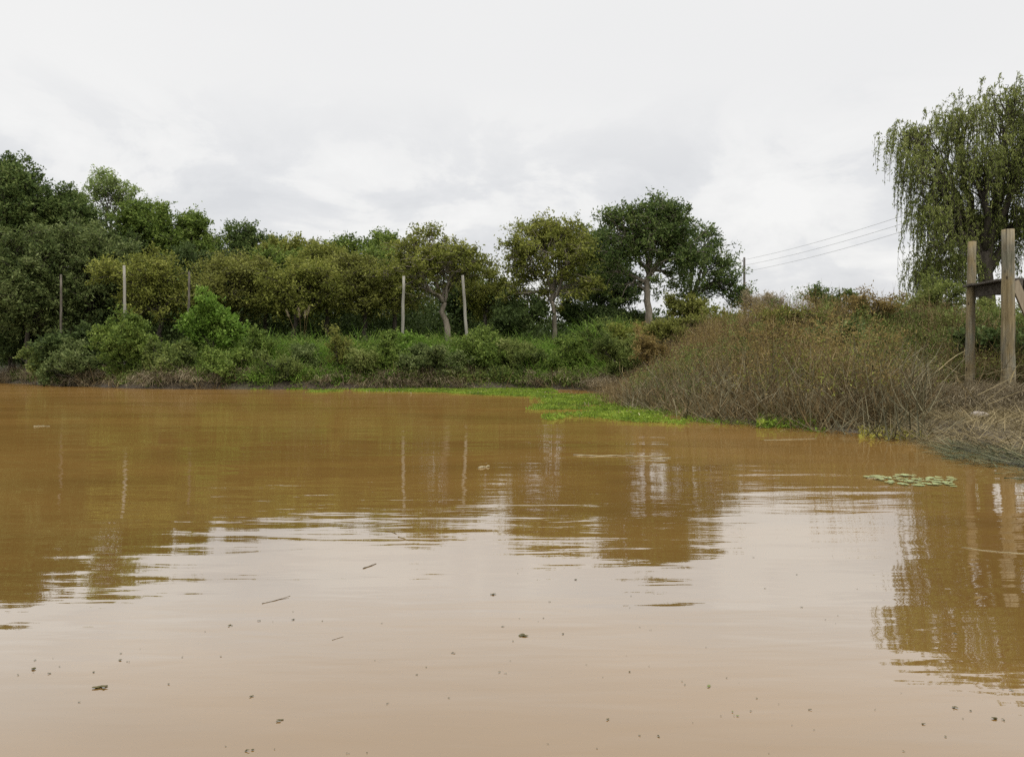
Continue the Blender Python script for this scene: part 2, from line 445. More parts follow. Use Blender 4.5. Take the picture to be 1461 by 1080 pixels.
def tree(name, label, px, top, hw, Y, mat, bark, seed, bottom=None, trunk_px=None, dens=1.0, leaf=(.15, .075), r0=.115, nlimb=6, group=TREE_GROUP, squash=.75, fork_py=None, lobes=None, **kw):
    """a tree whose crown is centred on pixel px, tops out at pixel top and is hw pixels wide to each side, standing at distance Y"""
    r = np.random.default_rng(seed + 1000)
    bx = P(trunk_px if trunk_px is not None else px + r.uniform(-.2, .2) * hw, 500, Y)[0]
    bz = float(hgt(bx, Y)[0]); m = Y / F
    zt = P(px, top, Y)[2] - bz; zb = max(P(px, bottom if bottom else top + 2 * hw, Y)[2] - bz, .3)
    w = hw * m; cx = (px - HX) * m - bx
    if lobes is None:
        H = zt - zb
        lobes = [(cx, 0, zb + H * .42, w * .74, w * squash * .9, H * .38, 2.6)]
        for k in range(5):
            ang = k / 5 * 6.28 + r.uniform(-.5, .5); rr = w * r.uniform(.42, .72); s = r.uniform(.30, .50)
            lobes.append((cx + math.cos(ang) * rr, math.sin(ang) * rr * squash, zb + H * r.uniform(.30, .78), w * s, w * s * .8, H * r.uniform(.18, .28), 1.0))
        lobes.append((cx + r.uniform(-.25, .25) * w, 0, zt - H * .2, w * .45, w * .4, H * .17, 1.0))
    else:
        lobes = [((lx - HX) * m - bx, dy, P(lx, lz, Y)[2] - bz, lw * m, lw * m * squash, lh * m, wt) for lx, lz, lw, lh, wt, dy in lobes]
    vol = sum(l[3] * l[5] for l in lobes); cr = kw.pop('cr', .55)
    nclump = int(dens * 9.5 * vol / (cr * cr) + 12)
    fz = (P(px, fork_py, Y)[2] - bz) if fork_py else zb + .25 * (zt - zb)
    wood, V, Q = grow_tree(seed, (cx * .5, 0, max(fz, .5)), r0, lobes, nclump, cr, kw.pop('sprigs', 9), kw.pop('leaves', 13), leaf[0], leaf[1], nlimb, **kw)
    root = empty(name, (bx, Y, bz), label, 'tree', group)
    wood.done('trunk', M[bark], root, True)
    build('crown', V, Q, M[mat], root)
    return root


T = 'broadleaf_tree'
# back row, from the tall dark trees down to the gap and the big tree
tree(T, 'tall dark tree cut by the photo edge, behind the tallest dark crown', -62, 214, 82, 40, 'dark', 'darkbark', 11, bottom=470, dens=1.0)
tree(T, 'tallest dark evergreen tree at the left end of the far bank', 22, 221, 72, 39, 'dark', 'darkbark', 12, bottom=440, dens=1.05)
tree(T, 'dark round-topped tree just left of the airy pale sapling', 98, 264, 56, 40, 'dark', 'darkbark', 13, bottom=440)
tree('young_tree', 'airy pale young tree poking thin twigs above the dark trees', 160, 242, 36, 43, 'light', 'bark', 14, bottom=330, dens=.55, leaf=(.14, .06), r0=.08, sprigs=6, leaves=9, cr=.5, sprig_up=.8)
tree(T, 'mid green tree just right of the airy pale sapling', 206, 289, 54, 42, 'mid', 'darkbark', 15, bottom=440)
tree(T, 'green tree with sloping crown behind the second thin post', 262, 299, 52, 41, 'mid', 'darkbark', 16, bottom=440)
tree(T, 'small dark tree filling the dip in the treeline left of the rounded crown', 306, 334, 40, 44, 'dark', 'darkbark', 17, bottom=440)
tree(T, 'rounded dark green crown standing above the brown trees', 354, 321, 48, 43, 'dark', 'darkbark', 18, bottom=440)
tree(T, 'low yellowish olive treetop right of the rounded dark crown', 418, 341, 54, 42, 'olive', 'darkbark', 19, bottom=440)
tree(T, 'mid green tree with flat top between two olive crowns', 478, 337, 50, 43, 'mid', 'darkbark', 20, bottom=440)
tree(T, 'deep green treetop just behind the spreading olive tree', 545, 330, 50, 43, 'mid', 'darkbark', 21, bottom=440)
# front row
tree(T, 'grey green feathery tree leaning over the water at the left edge', 36, 318, 72, 35, 'grey', 'darkbark', 31, bottom=500, leaf=(.17, .06))
tree(T, 'grey green feathery tree around the leftmost thin post', 122, 312, 64, 36.5, 'grey', 'darkbark', 32, bottom=475, leaf=(.17, .06))
tree(T, 'low olive tree directly behind the white post', 222, 364, 70, 34, 'olive', 'darkbark', 33, bottom=476, leaf=(.12, .06), dens=1.0, cr=.58, flat=.62)
tree(T, 'low brown-leaved tree behind the bright green bush', 335, 364, 80, 35, 'brown', 'darkbark', 34, bottom=468, leaf=(.12, .06), dens=1.0, cr=.58, flat=.62)
tree(T, 'dull olive shadowy tree above the pampas plumes', 425, 374, 70, 34, 'olive', 'darkbark', 35, bottom=466, leaf=(.12, .06), dens=1.0, cr=.58, flat=.62)
tree(T, 'wide brownish olive tree with low dark limbs', 510, 362, 80, 35, 'brown', 'darkbark', 36, bottom=464, leaf=(.12, .06), trunk_px=525, dens=1.0, cr=.58, flat=.62)
tree('spreading_tree', 'spreading olive tree with forked pale trunk between two tall posts', 620, 326, 74, 34, 'olive', 'palebark', 37, bottom=440, leaf=(.12, .055), trunk_px=641, fork_py=422, r0=.145, nlimb=8, dens=.85, flat=.55,
     lobes=[(620, 385, 72, 34, 3, 0), (595, 362, 40, 22, 1.2, .5), (615, 345, 34, 18, 1.0, 0), (648, 365, 42, 22, 1.2, -.4), (560, 395, 36, 22, 1, .4), (672, 390, 34, 24, 1, .3), (600, 425, 50, 14, .6, 0)])
tree(T, 'low olive tree filling the dip left of the airy twin-trunk tree', 694, 376, 40, 36, 'olive', 'bark', 38, bottom=462, leaf=(.12, .06), dens=.9)
tree('open_tree', 'airy olive tree with slim crooked pale trunk and sky showing between limbs', 782, 316, 76, 34, 'olive', 'palebark', 39, bottom=450, leaf=(.12, .055), trunk_px=792, fork_py=405, r0=.11, nlimb=9, dens=.75, flat=.55,
     lobes=[(780, 360, 66, 34, 2.4, 0), (740, 356, 34, 22, 1, .3), (800, 334, 36, 18, 1, 0), (770, 335, 38, 18, 1, .4), (825, 362, 32, 30, 1, -.3), (738, 405, 30, 34, .8, 0), (800, 412, 50, 34, .9, .2), (838, 405, 26, 34, .6, -.3), (760, 440, 34, 22, .4, .3)], open_low=True)
tree(T, 'dark tree half hidden behind and left of the tallest central tree', 858, 312, 40, 38, 'dark', 'darkbark', 40, bottom=450, dens=.7, leaf=(.12, .06), nlimb=8)
tree('big_tree', 'big dark green tree with thick grey trunk, the tallest beside the open sky', 925, 283, 74, 34, 'dark', 'palebark', 41, bottom=440, trunk_px=926, fork_py=392, r0=.165, nlimb=10, dens=.85, leaf=(.13, .065),
     lobes=[(922, 345, 62, 34, 2.6, 0), (935, 308, 42, 24, 1.6, 0), (890, 318, 34, 24, 1.1, .3), (965, 325, 32, 28, 1.0, -.2), (880, 370, 40, 34, 1.0, .2), (970, 372, 44, 32, 1.0, -.2), (925, 410, 66, 22, .7, .3)])
tree('open_tree', 'thin-leaved dark tree sloping down beside the utility pole', 1008, 322, 60, 36, 'dark', 'darkbark', 42, bottom=450, dens=.55, trunk_px=965, fork_py=425, r0=.11, nlimb=9, leaf=(.12, .055),
     lobes=[(1000, 365, 34, 34, 1.6, 0), (1020, 390, 34, 36, 1.4, .3), (1045, 408, 26, 34, 1.0, 0), (1060, 425, 16, 22, .5, .2), (985, 412, 40, 26, 1.0, -.3), (1012, 342, 14, 12, .35, 0)])
tree(T, 'slender dark tree in the gap between airy olive tree and tall one', 838, 334, 46, 39, 'mid', 'darkbark', 43, bottom=460, dens=.7, leaf=(.12, .06))
tree(T, 'dark twisted tree under the crown of the tallest central tree', 880, 385, 46, 37, 'deep', 'darkbark', 44, bottom=462, dens=.6, leaf=(.12, .06), nlimb=8)


tree(T, 'dark tree in the second row between the olive tree and the brown one', 280, 350, 58, 38.5, 'deep', 'darkbark', 45, bottom=470, leaf=(.13, .06))
tree(T, 'green tree peeping between the rounded dark crown and the brown trees', 385, 352, 52, 38.5, 'mid', 'darkbark', 46, bottom=450, leaf=(.13, .06))
tree(T, 'olive tree behind the wide brownish one, level with its top', 465, 352, 56, 38, 'olive', 'darkbark', 47, bottom=445, leaf=(.12, .06))
tree(T, 'yellowish green tree behind the left half of the spreading olive tree', 560, 352, 52, 38, 'mid', 'darkbark', 48, bottom=450, leaf=(.12, .06))
tree(T, 'dark feathery tree in the shade between the first two thin posts', 165, 330, 52, 39, 'deep', 'darkbark', 49, bottom=475, leaf=(.15, .06))
tree(T, 'deep green tree behind the spreading trunk and the tilted post', 668, 385, 46, 39.5, 'deep', 'darkbark', 50, bottom=470, leaf=(.13, .06))


# ------------------------------------------------------------------ shrubs
def shrub(label, px, top, bottom, hw, Y, mat, seed, leaf=(.10, .05), dens=1.0, name='bush', group='bushes on the river bank', bark='darkbark', cr=.3, flat=.8, sprigs=9, leaves=13, up=.75, shell=.6):
    m = Y / F; bx = (px - HX) * m; bz = float(hgt(bx, Y)[0])
    zt = P(px, top, Y)[2] - bz; zb = P(px, bottom, Y)[2] - bz; zb = max(min(zb, zt - .35), 0.0)
    r = np.random.default_rng(seed); w = hw * m; H = zt - zb
    lobes = [(0, 0, zb + H * .38, w * .62, w * .5, H * .36, 2.0)]
    for k in range(4):
        a = k * 1.57 + r.uniform(-.6, .6)
        lobes.append((math.cos(a) * w * r.uniform(.4, .75), math.sin(a) * w * .4, zb + H * r.uniform(.2, .78), w * r.uniform(.25, .5), w * .38, H * r.uniform(.2, .34), 1))
    vol = sum(l[3] * l[5] for l in lobes)
    wood, V, Q = grow_tree(seed, (0, 0, max(.2, zb + .2 * H)), .04 + .012 * w, lobes, int(dens * 8 * vol / (cr * cr) + 10), cr, sprigs, leaves, leaf[0], leaf[1], 6, shell=shell, sprig_up=up, flat=flat, twig_r=.01)
    root = empty(name, (bx, Y, bz), label, 'bush', group)
    wood.done('stem', M[bark], root, True)
    build('foliage', V, Q, M[mat], root)
    return root


shrub('dark bush hanging down to the muddy edge at the photo edge', 12, 425, 530, 58, 36.5, 'deep', 51, (.16, .06), cr=.45)
shrub('dark green bush at the foot of the leftmost thin post', 96, 455, 530, 46, 31.8, 'deep', 52, (.14, .07), cr=.4)
shrub('rounded olive green mound at the foot of the white post', 182, 446, 535, 58, 29, 'mid', 53, (.12, .05), cr=.35)
shrub('bright green bush in front of the third post', 306, 412, 500, 46, 29.5, 'bright', 54, (.13, .06), cr=.36)
shrub('low pale-leaved bush close to the water near the left end', 100, 488, 548, 46, 29.8, 'grey', 55, (.11, .05), dens=.9)
shrub('low green bush spilling down the bank below the olive mound', 240, 492, 548, 50, 27.6, 'weed', 56, (.10, .045))
shrub('leafy low bush below the bright green bush', 320, 500, 550, 40, 27.0, 'mid', 57, (.10, .045))
shrub('rusty brown dry bush amid the bright grass', 482, 466, 545, 20, 27.4, 'brown', 58, (.09, .03), dens=.45, up=1.0, flat=1.1)
shrub('dense green bush right of the rusty bush', 545, 480, 540, 42, 27.6, 'mid', 59, (.10, .045))
shrub('round green bush at the foot of the tilted post', 690, 470, 535, 48, 28.2, 'mid', 60, (.10, .045))
shrub('greyish green bush low on the bank below the forked pale trunk', 622, 494, 552, 50, 27.3, 'grey', 61, (.09, .045))
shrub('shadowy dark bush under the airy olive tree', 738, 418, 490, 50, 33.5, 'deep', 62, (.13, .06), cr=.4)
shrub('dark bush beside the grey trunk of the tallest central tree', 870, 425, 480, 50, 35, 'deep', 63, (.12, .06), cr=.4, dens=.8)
shrub('brownish bush right of the thick grey trunk', 985, 420, 475, 40, 31, 'brown', 64, (.11, .05), cr=.35)
shrub('olive bush below the drooping thin-leaved tree', 1030, 440, 480, 40, 29, 'olive', 65, (.10, .05), dens=.8)
shrub('dark bush filling the gap right of the airy olive trunk', 826, 424, 485, 40, 35, 'deep', 631, (.12, .06), cr=.4)
shrub('low tangled bush at the waterline under the bright grass', 400, 508, 553, 36, 26.6, 'weed', 632, (.09, .04), dens=.8, up=.9)
shrub('green bush behind the straight pale post', 590, 478, 530, 34, 29.5, 'bright', 633, (.11, .05), dens=.8, up=.9)
shrub('mid green bush between the tilted post and the airy olive trunk', 745, 482, 545, 40, 28.0, 'weed', 634, (.10, .045), up=.9)
shrub('long-leaved bush arching over the mud left of the thicket', 885, 478, 550, 36, 24.2, 'weed', 635, (.16, .03), up=1.0, dens=.7)
shrub('olive bush on the bank behind the largest pondweed mat', 815, 480, 535, 36, 27.4, 'mid', 636, (.10, .045), up=.9, dens=.8)
shrub('leaning brown-green bush left of the low pale-leaved one', 62, 500, 548, 36, 32.0, 'weed', 637, (.10, .045), dens=.8)
shrub('brown bush on the slope left of the olive one below the drooping tree', 958, 446, 495, 44, 26, 'brown', 638, (.09, .04), dens=.7, up=1.0)
shrub('russet bush where the thicket meets the green bank', 925, 468, 520, 32, 23, 'rust', 639, (.09, .03), dens=.6, up=1.0, name='dry_bush')
shrub('upright bush in the bright grass just right of the brightest bush', 368, 476, 540, 28, 28.6, 'mid', 641, (.10, .04), dens=.8, up=1.1)
shrub('greyish bush in the grass below the pampas plumes', 438, 484, 545, 34, 27.8, 'grey', 642, (.09, .045), dens=.8, up=1.0)
shrub('loose weedy bush at the waterline right of the brown one', 518, 496, 552, 30, 26.9, 'weed', 643, (.09, .04), dens=.8, up=1.0)
shrub('weedy bush on the slope below the tallest central tree', 852, 458, 520, 36, 28.6, 'weed', 644, (.10, .045), dens=.8, up=1.0)
shrub('olive scrub bush between the weedy slope bush and the russet one', 896, 462, 515, 30, 27, 'olive', 645, (.09, .04), dens=.7, up=1.0)
G2 = 'bushes on the near right bank'
shrub('upright tan feathery bush against the sky beside the utility pole', 1100, 404, 462, 26, 25, 'tan', 66, (.10, .02), dens=.5, group=G2, name='dry_bush', up=1.6, flat=1.2, bark='bark')
shrub('small tan bush touching the drooping tree left of the tallest tan one', 1072, 416, 462, 16, 26, 'tan', 67, (.10, .02), dens=.5, group=G2, name='dry_bush', up=1.6, flat=1.2, bark='bark')
shrub('dark green bush on the skyline below the power cables', 1186, 413, 466, 34, 24, 'dark', 68, (.08, .04), group=G2)
shrub('reddish brown dry bush on the skyline before the willow', 1246, 424, 486, 44, 20, 'rust', 69, (.08, .025), group=G2, dens=.8, name='dry_bush')
shrub('yellow olive bush on the skyline left of the green one', 1125, 438, 488, 48, 20, 'olive', 70, (.07, .03), group=G2, dens=.8)
shrub('dark bush under the hanging willow strands', 1330, 404, 478, 54, 22.5, 'willow', 71, (.09, .03), group=G2)
shrub('dark leafy bush on the slope behind the platform posts', 1405, 462, 530, 60, 18.4, 'deep', 72, (.10, .05), group=G2, dens=.8)
shrub('rusty brown bush in the middle of the dry thicket', 1105, 458, 520, 52, 16.5, 'rust', 73, (.06, .02), group=G2, dens=.7, name='dry_bush')
shrub('broad-leaved green bush beside the reddish dry one', 1215, 468, 508, 34, 16.5, 'grey', 74, (.10, .05), group=G2, dens=.6)
shrub('dark bush at the right end of the slope under the platform', 1470, 470, 540, 40, 17.6, 'deep', 75, (.10, .05), group=G2, dens=.8)


shrub('green bush at the foot of the willow trunk', 1412, 425, 482, 46, 23.5, 'willow', 76, (.09, .03), group=G2, dens=.8)


# ------------------------------------------------------------------ willow
def willow():
    Y = 26.0; m = Y / F; r = np.random.default_rng(77)
    bx = P(1408, 0, Y)[0]; bz = float(hgt(bx, Y)[0])
    root = empty('willow_tree', (bx, Y, bz), 'weeping willow with long hanging strands behind the timber platform', 'tree')
    wood = Geo(); rel = lambda px, py, dy=0: np.array([(px - HX) * m - bx, dy, P(px, py, Y)[2] - bz])
    fork = rel(1402, 360)
    tp = bez(np.array([0, 0, -.4]), rel(1412, 430), fork, 9); wood.tube(tp, np.linspace(.30, .20, 9), 9)
    lobes = [(1328, 202, 40, 40), (1380, 172, 28, 34), (1304, 250, 26, 30), (1448, 148, 34, 42), (1400, 250, 60, 50), (1500, 160, 46, 50), (1470, 235, 60, 60), (1350, 292, 28, 24), (1540, 230, 40, 60),
             (1316, 320, 22, 24), (1340, 365, 28, 24), (1392, 330, 40, 34), (1445, 320, 44, 40), (1335, 395, 26, 20), (1380, 395, 34, 22), (1500, 330, 40, 50)]
    heads, root_pts = [], []
    for lx, lz, lw, lh in lobes:
        end = rel(lx, lz, r.uniform(-1, 1)); st = tp[r.integers(6, 9)]
        lp = bez(st, (st + end) / 2 + np.array([0, r.uniform(-.5, .5), .9]), end, 10); lp[2:-1] += r.normal(0, .07, (7, 3))
        wood.tube(lp, np.linspace(.15, .04, 10), 6)
        for k in range(int(lw * lh * .011) + 7):
            d = rdir(r, 1, .5)[0]; d[2] = min(d[2], .75); e = end + d * np.array([lw * m, 1.3, lh * m]) * r.uniform(.35, 1) ** .5
            s = lp[r.integers(4, 10)]
            bp_ = bez(s, (s + e) / 2 + np.array([0, 0, .45]), e, 7); bp_[1:-1] += r.normal(0, .04, (5, 3))
            wood.tube(bp_, np.linspace(.028, .008, 7), 4, False)
            for q in range(9):
                heads.append(bp_[r.integers(3, 7)] + r.normal(0, .22, 3)); root_pts.append(unit((e - s)[None])[0])
    heads = np.array(heads); n = len(heads); out = np.array(root_pts)
    # hanging strands: shoot out a little, then drop
    ln = r.uniform(.35, 1.0, n) * r.choice([1, 1, 1.9], n); low = rel(1400, 448)[2]
    ln = np.minimum(ln, np.maximum(heads[:, 2] - low, .4))
    hd = unit(out * np.array([1, 1, .3]) + r.normal(0, .5, (n, 3)) * np.array([1, 1, 0]))
    K = 7; pts = []
    for k in range(K):
        t = k / (K - 1)
        pts.append(heads + hd * (.28 * (1 - (1 - t) ** 2.5)) + np.array([0, 0, 1]) * ((.16 * math.sin(min(t * 3.2, 3.14)) - ln * t ** 1.4))[:, None] + r.normal(0, .012, (n, 3)))
    pts = np.stack(pts, 1)
    for i in range(n):
        wood.tube(pts[i], np.array([.006] * K), 3, False)
    # long lower curtains filling the crown
    lpn = 25; li = np.repeat(np.arange(n), lpn); tt = r.uniform(.05, 1, n * lpn) * (K - 1)
    k0 = np.minimum(tt.astype(int), K - 2); fr = (tt - k0)[:, None]
    c = pts[li, k0] * (1 - fr) + pts[li, k0 + 1] * fr + r.normal(0, .035, (len(li), 3))
    d = unit(np.array([0, 0, -1.]) + r.normal(0, .6, (len(li), 3)))
    V, Q = leaf_quads(c, d, r.uniform(.08, .17, len(li)), r.uniform(.022, .040, len(li)), r)
    wood.done('trunk', M['darkbark'], root, True)
    build('crown', V, Q, M['willow'], root)


willow()


# ------------------------------------------------------------------ ground cover that nobody could count
def scatter(n, x0, x1, y0, y1, seed, cond=None):
    r = np.random.default_rng(seed); x = r.uniform(x0, x1, n); y = r.uniform(y0, y1, n)
    d = shore_d(x, y); px = HX + x / y * F
    ok = cond(x, y, d, px) & (y > .5)
    x, y = x[ok], y[ok]
    return np.stack([x, y, hgt(x, y)], 1), d[ok], px[ok], r


def stuff(name, V, Q, mat, label, cat):
    return tag(build(name, V, Q, M[mat]), label, cat, kind='stuff')


def tufts(C, h, per, spread, r, wid, fan=.55, bend=(.4, 1.7), az0=None, az_sd=.6):
    """clumps of blades that fan outwards from each clump's centre"""
    n = len(C); k = np.repeat(np.arange(n), per); N = len(k)
    off = r.normal(0, 1, (N, 2)); sp = np.broadcast_to(spread, (n,))[k]
    base = C[k].copy(); base[:, :2] += off * sp[:, None] * .5
    rho = np.linalg.norm(off, axis=1)
    az = np.arctan2(off[:, 1], off[:, 0]) + r.normal(0, az_sd, N) if az0 is None else az0 + r.normal(0, az_sd, N)
    return blades(base, np.clip(h[k] * r.uniform(.45, 1.15, N), .06, 2), .08 + fan * rho * r.uniform(.3, 1, N), az, r.uniform(*bend, N), r.uniform(*wid, N), r)


def mounds(C, hw, per, r, L, W, tall=1.0):
    """leafy mounds; leaves sit mostly on the outside, so the gaps between mounds stay deep"""
    k = np.repeat(np.arange(len(C)), per); N = len(k); u = r.uniform(0, 1, N) ** .35
    d = rdir(r, N, .25); h = hw[k]
    c = C[k] + d * u[:, None] * np.stack([h, h, h * tall], 1) + np.stack([0 * h, 0 * h, h * tall * .45], 1)
    c += r.normal(0, .05, (N, 3))
    return leaf_quads(c, unit(d + rdir(r, N) * .9), r.uniform(*L, N), r.uniform(*W, N), r)


# long green grass on the far bank, in tussocks
B, d, px, r = scatter(3000, -24, 9, 25.5, 34, 101, lambda x, y, d, px: (d > .6) & (d < 7.5) & (px > 150) & (px < 900 + 25 * noise2(x, y, 33, 1)) & (noise2(x, y, 3, .9) > -.30))
n = len(B); hh = (.40 + .65 * ss(d, .4, 3.0)) * (1 + .4 * noise2(B[:, 0], B[:, 1], 4, 1.1)) * r.uniform(.6, 1.3, n)
V, Q, _ = tufts(B, np.clip(hh, .25, 1.5), 42, r.uniform(.25, .5, n), r, (.016, .036))
stuff('bank_grass', V, Q, 'grass', 'long green grass covering the far bank below the trees', 'grass')
# taller bright grass in patches
B, d, px, r = scatter(1500, -13, 4, 25.8, 31, 1011, lambda x, y, d, px: (d > .5) & (d < 4.5) & (px > 230) & (px < 880) & (noise2(x, y, 34, 1.0) > -.1))
n = len(B); hh = (.5 + .55 * ss(d, .4, 2.5)) * r.uniform(.45, 1.7, n)
V, Q, _ = tufts(B, hh, 40, r.uniform(.25, .5, n), r, (.022, .045), .5, (.5, 1.9))
stuff('tall_grass', V, Q, 'bright', 'patches of tall bright green grass on the far bank', 'grass')
# leafy weeds between the grass
B, d, px, r = scatter(3200, -27, 9, 25.5, 36, 102, lambda x, y, d, px: (d > .12) & (d < 6) & (px > 20) & (px < 890 + 20 * noise2(x, y, 35, 1)) & (noise2(x, y, 7, 1.0) > -.5))
n = len(B)
V, Q = mounds(B, r.uniform(.22, .62, n) * (.55 + .6 * ss(d, .3, 3)), 105, r, (.06, .14), (.03, .06), 1.15)
stuff('bank_weeds', V, Q, 'weed', 'tangle of leafy green weeds on the far bank slope', 'weeds')
B, d, px, r = scatter(1500, -27, 9, 25.5, 34, 105, lambda x, y, d, px: (d > .2) & (d < 5) & (px > 60) & (px < 900) & (noise2(x, y, 8, 1.3) > .15))
n = len(B)
V, Q = mounds(B, r.uniform(.2, .5, n) * (.6 + .6 * ss(d, .3, 3)), 100, r, (.07, .15), (.03, .06), 1.2)
stuff('bank_herbs', V, Q, 'bright', 'brighter green leafy herbs among the weeds of the far bank', 'herbs')
B, d, px, r = scatter(1500, -27, 9, 25.5, 34, 1051, lambda x, y, d, px: (d > .3) & (d < 6) & (px > 60) & (px < 900) & (noise2(x, y, 36, 1.7) > .1))
n = len(B)
V, Q = mounds(B, r.uniform(.25, .6, n) * (.5 + .7 * ss(d, .3, 3)), 80, r, (.06, .13), (.02, .05), 1.5)
stuff('bank_scrub', V, Q, 'deep', 'dark scrub growing in gaps of the far bank grass', 'scrub')
B, d, px, r = scatter(2600, -29, 5, 23, 38, 1052, lambda x, y, d, px: (d > -.15) & (d < 2.2) & (px > -60) & (px < 900) & (noise2(x, y, 37, 1.9) > -.2))
n = len(B); B[:, 2] = np.maximum(B[:, 2], 0)
V, Q, _ = tufts(B, r.uniform(.35, 1.0, n), 16, .4, r, (.010, .022), .8, (-.4, 2.0))
V[:, 2] = np.maximum(V[:, 2], .01)
stuff('tangled_stems', V, Q, 'stem', 'tangle of dark dead stems along the far waterline', 'dead stems')
# dead grass hanging over the far bank's edge
B, d, px, r = scatter(11000, -29, 5, 23, 38, 103, lambda x, y, d, px: (d > -.1) & (d < 1.3) & (px > -60) & (px < 900) & (noise2(x, y, 31, 1.6) > -.12))
n = len(B); B[:, 2] = np.maximum(B[:, 2], 0) + r.uniform(0, .3, n)
V, Q, _ = tufts(B, r.uniform(.35, .85, n) * (.8 + .4 * noise2(B[:, 0], B[:, 1], 32, 1.0)), 26, .3, r, (.010, .022), .5, (1.0, 2.6), -1.57, .95)
V[:, 2] = np.maximum(V[:, 2], .01)
stuff('dead_bank_grass', V, Q, 'dead', 'dead brown grass hanging over the far waterline', 'grass')
# dark undergrowth below the trees of the far bank
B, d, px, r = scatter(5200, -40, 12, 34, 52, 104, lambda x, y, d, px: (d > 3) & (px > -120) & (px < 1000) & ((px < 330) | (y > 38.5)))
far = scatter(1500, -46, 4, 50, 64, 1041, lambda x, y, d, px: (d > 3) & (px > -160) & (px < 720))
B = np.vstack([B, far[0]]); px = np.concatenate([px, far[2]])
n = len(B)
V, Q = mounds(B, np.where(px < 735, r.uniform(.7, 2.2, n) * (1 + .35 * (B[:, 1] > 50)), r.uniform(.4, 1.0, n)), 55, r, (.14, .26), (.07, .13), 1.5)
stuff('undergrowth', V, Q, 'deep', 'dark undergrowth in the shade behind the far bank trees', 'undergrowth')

# dry thicket on the right bank
thick = lambda x, y, d, px: (d > -.1) & (px > 868 + 22 * noise2(x, y, 12, 1.0)) & (x > .10 * y) & (noise2(x, y, 23, 2.2) > -.42) & ((y > 16.6) | (px < 1300 - 22 * noise2(x, y, 17, 1.1)))
B, d, px, r = scatter(5600, 1.8, 12.5, 9.3, 30, 111, lambda x, y, d, px: thick(x, y, d, px) & ((y < 24) | (px < 1090)))
n = len(B); pz = noise2(B[:, 0], B[:, 1], 13, 1.4)
hh = (.40 + .85 * ss(d, 0, 2.6)) * (1 + .6 * pz) * r.uniform(.55, 1.25, n)
hh *= 1 - .55 * ss(px, 1150, 1290) * (1 - ss(B[:, 1], 16.0, 17.5))
hh *= np.where(B[:, 1] > 17.2, np.where(px < 1060, .52, .5), 1)
V, Q, pt = tufts(B, np.clip(hh, .15, 1.6), 17, r.uniform(.3, .8, n), r, (.007, .016), .75, (-.9, 1.7), None, 1.4)
# side twigs
sel = np.repeat(np.arange(len(pt)), 2); q = r.integers(1, 4, len(sel)); N = len(sel)
V2, Q2, _ = blades(pt[sel, q], r.uniform(.10, .36, N), r.uniform(.2, 1.7, N), r.uniform(0, 6.28, N), r.uniform(-.5, .8, N), r.uniform(.004, .009, N), r, 2)
Q = np.vstack([Q, Q2 + len(V)]); V = np.vstack([V, V2])
stuff('dry_weeds', V, Q, 'stem', 'thicket of thin dry brown stems on the right bank', 'dry weeds')
# small leaves still on the thicket's upper stems: olive in places, rust in others
m_ = len(pt); li = np.repeat(np.arange(m_), 5); tt = r.uniform(1.1, 3, len(li)); k0 = np.minimum(tt.astype(int), 2); fr = (tt - k0)[:, None]
c = pt[li, k0] * (1 - fr) + pt[li, k0 + 1] * fr + r.normal(0, .03, (len(li), 3))
rust = (noise2(c[:, 0], c[:, 1], 14, .9) + r.normal(0, .3, len(c))) > -.12
tall = (c[:, 2] - pt[li, 0, 2]) > .42
for sel, mt, lb in ((rust & tall, 'rust', 'rusty brown leaves on the stems of the right bank thicket'), (~rust & tall, 'olive', 'yellow olive leaves on the stems of the right bank thicket')):
    cc = c[sel]; V, Q = leaf_quads(cc, rdir(r, len(cc), .6), r.uniform(.03, .075, len(cc)), r.uniform(.010, .022, len(cc)), r)
    stuff('thicket_leaves', V, Q, mt, lb, 'leaves')
# green weeds growing up through the thicket
B, d, px, r = scatter(520, 2.0, 10, 9.8, 20, 1112, lambda x, y, d, px: (d > .2) & (px > 880) & (px < 1330) & (noise2(x, y, 22, 1.1) > .05) & ((px < 1290) | (y > 16.6)))
n = len(B); hw = r.uniform(.10, .30, n); B[:, 2] += r.uniform(.1, .75, n) * ss(d, 0, 2)
V, Q = mounds(B, hw, 80, r, (.035, .09), (.012, .03), 1.4)
stuff('thicket_weeds', V, Q, 'weed', 'green weeds growing up through the dry thicket', 'weeds')
# dry leafy scrub on top of the thicket
B, d, px, r = scatter(800, 2.0, 11, 9.8, 22, 1113, lambda x, y, d, px: (d > .4) & (px > 880) & (px < 1330) & (noise2(x, y, 24, 1.2) > .1) & ((px < 1290) | (y > 16.6)))
n = len(B); hw = r.uniform(.10, .32, n); B[:, 2] += r.uniform(.25, 1.0, n) * ss(d, 0, 2) * np.where(B[:, 1] > 17.2, .6, 1)
V, Q = mounds(B, hw, 85, r, (.03, .08), (.008, .02), 1.5)
stuff('dry_scrub', V, Q, 'rust', 'reddish brown dry scrub scattered over the right bank thicket', 'dry scrub')
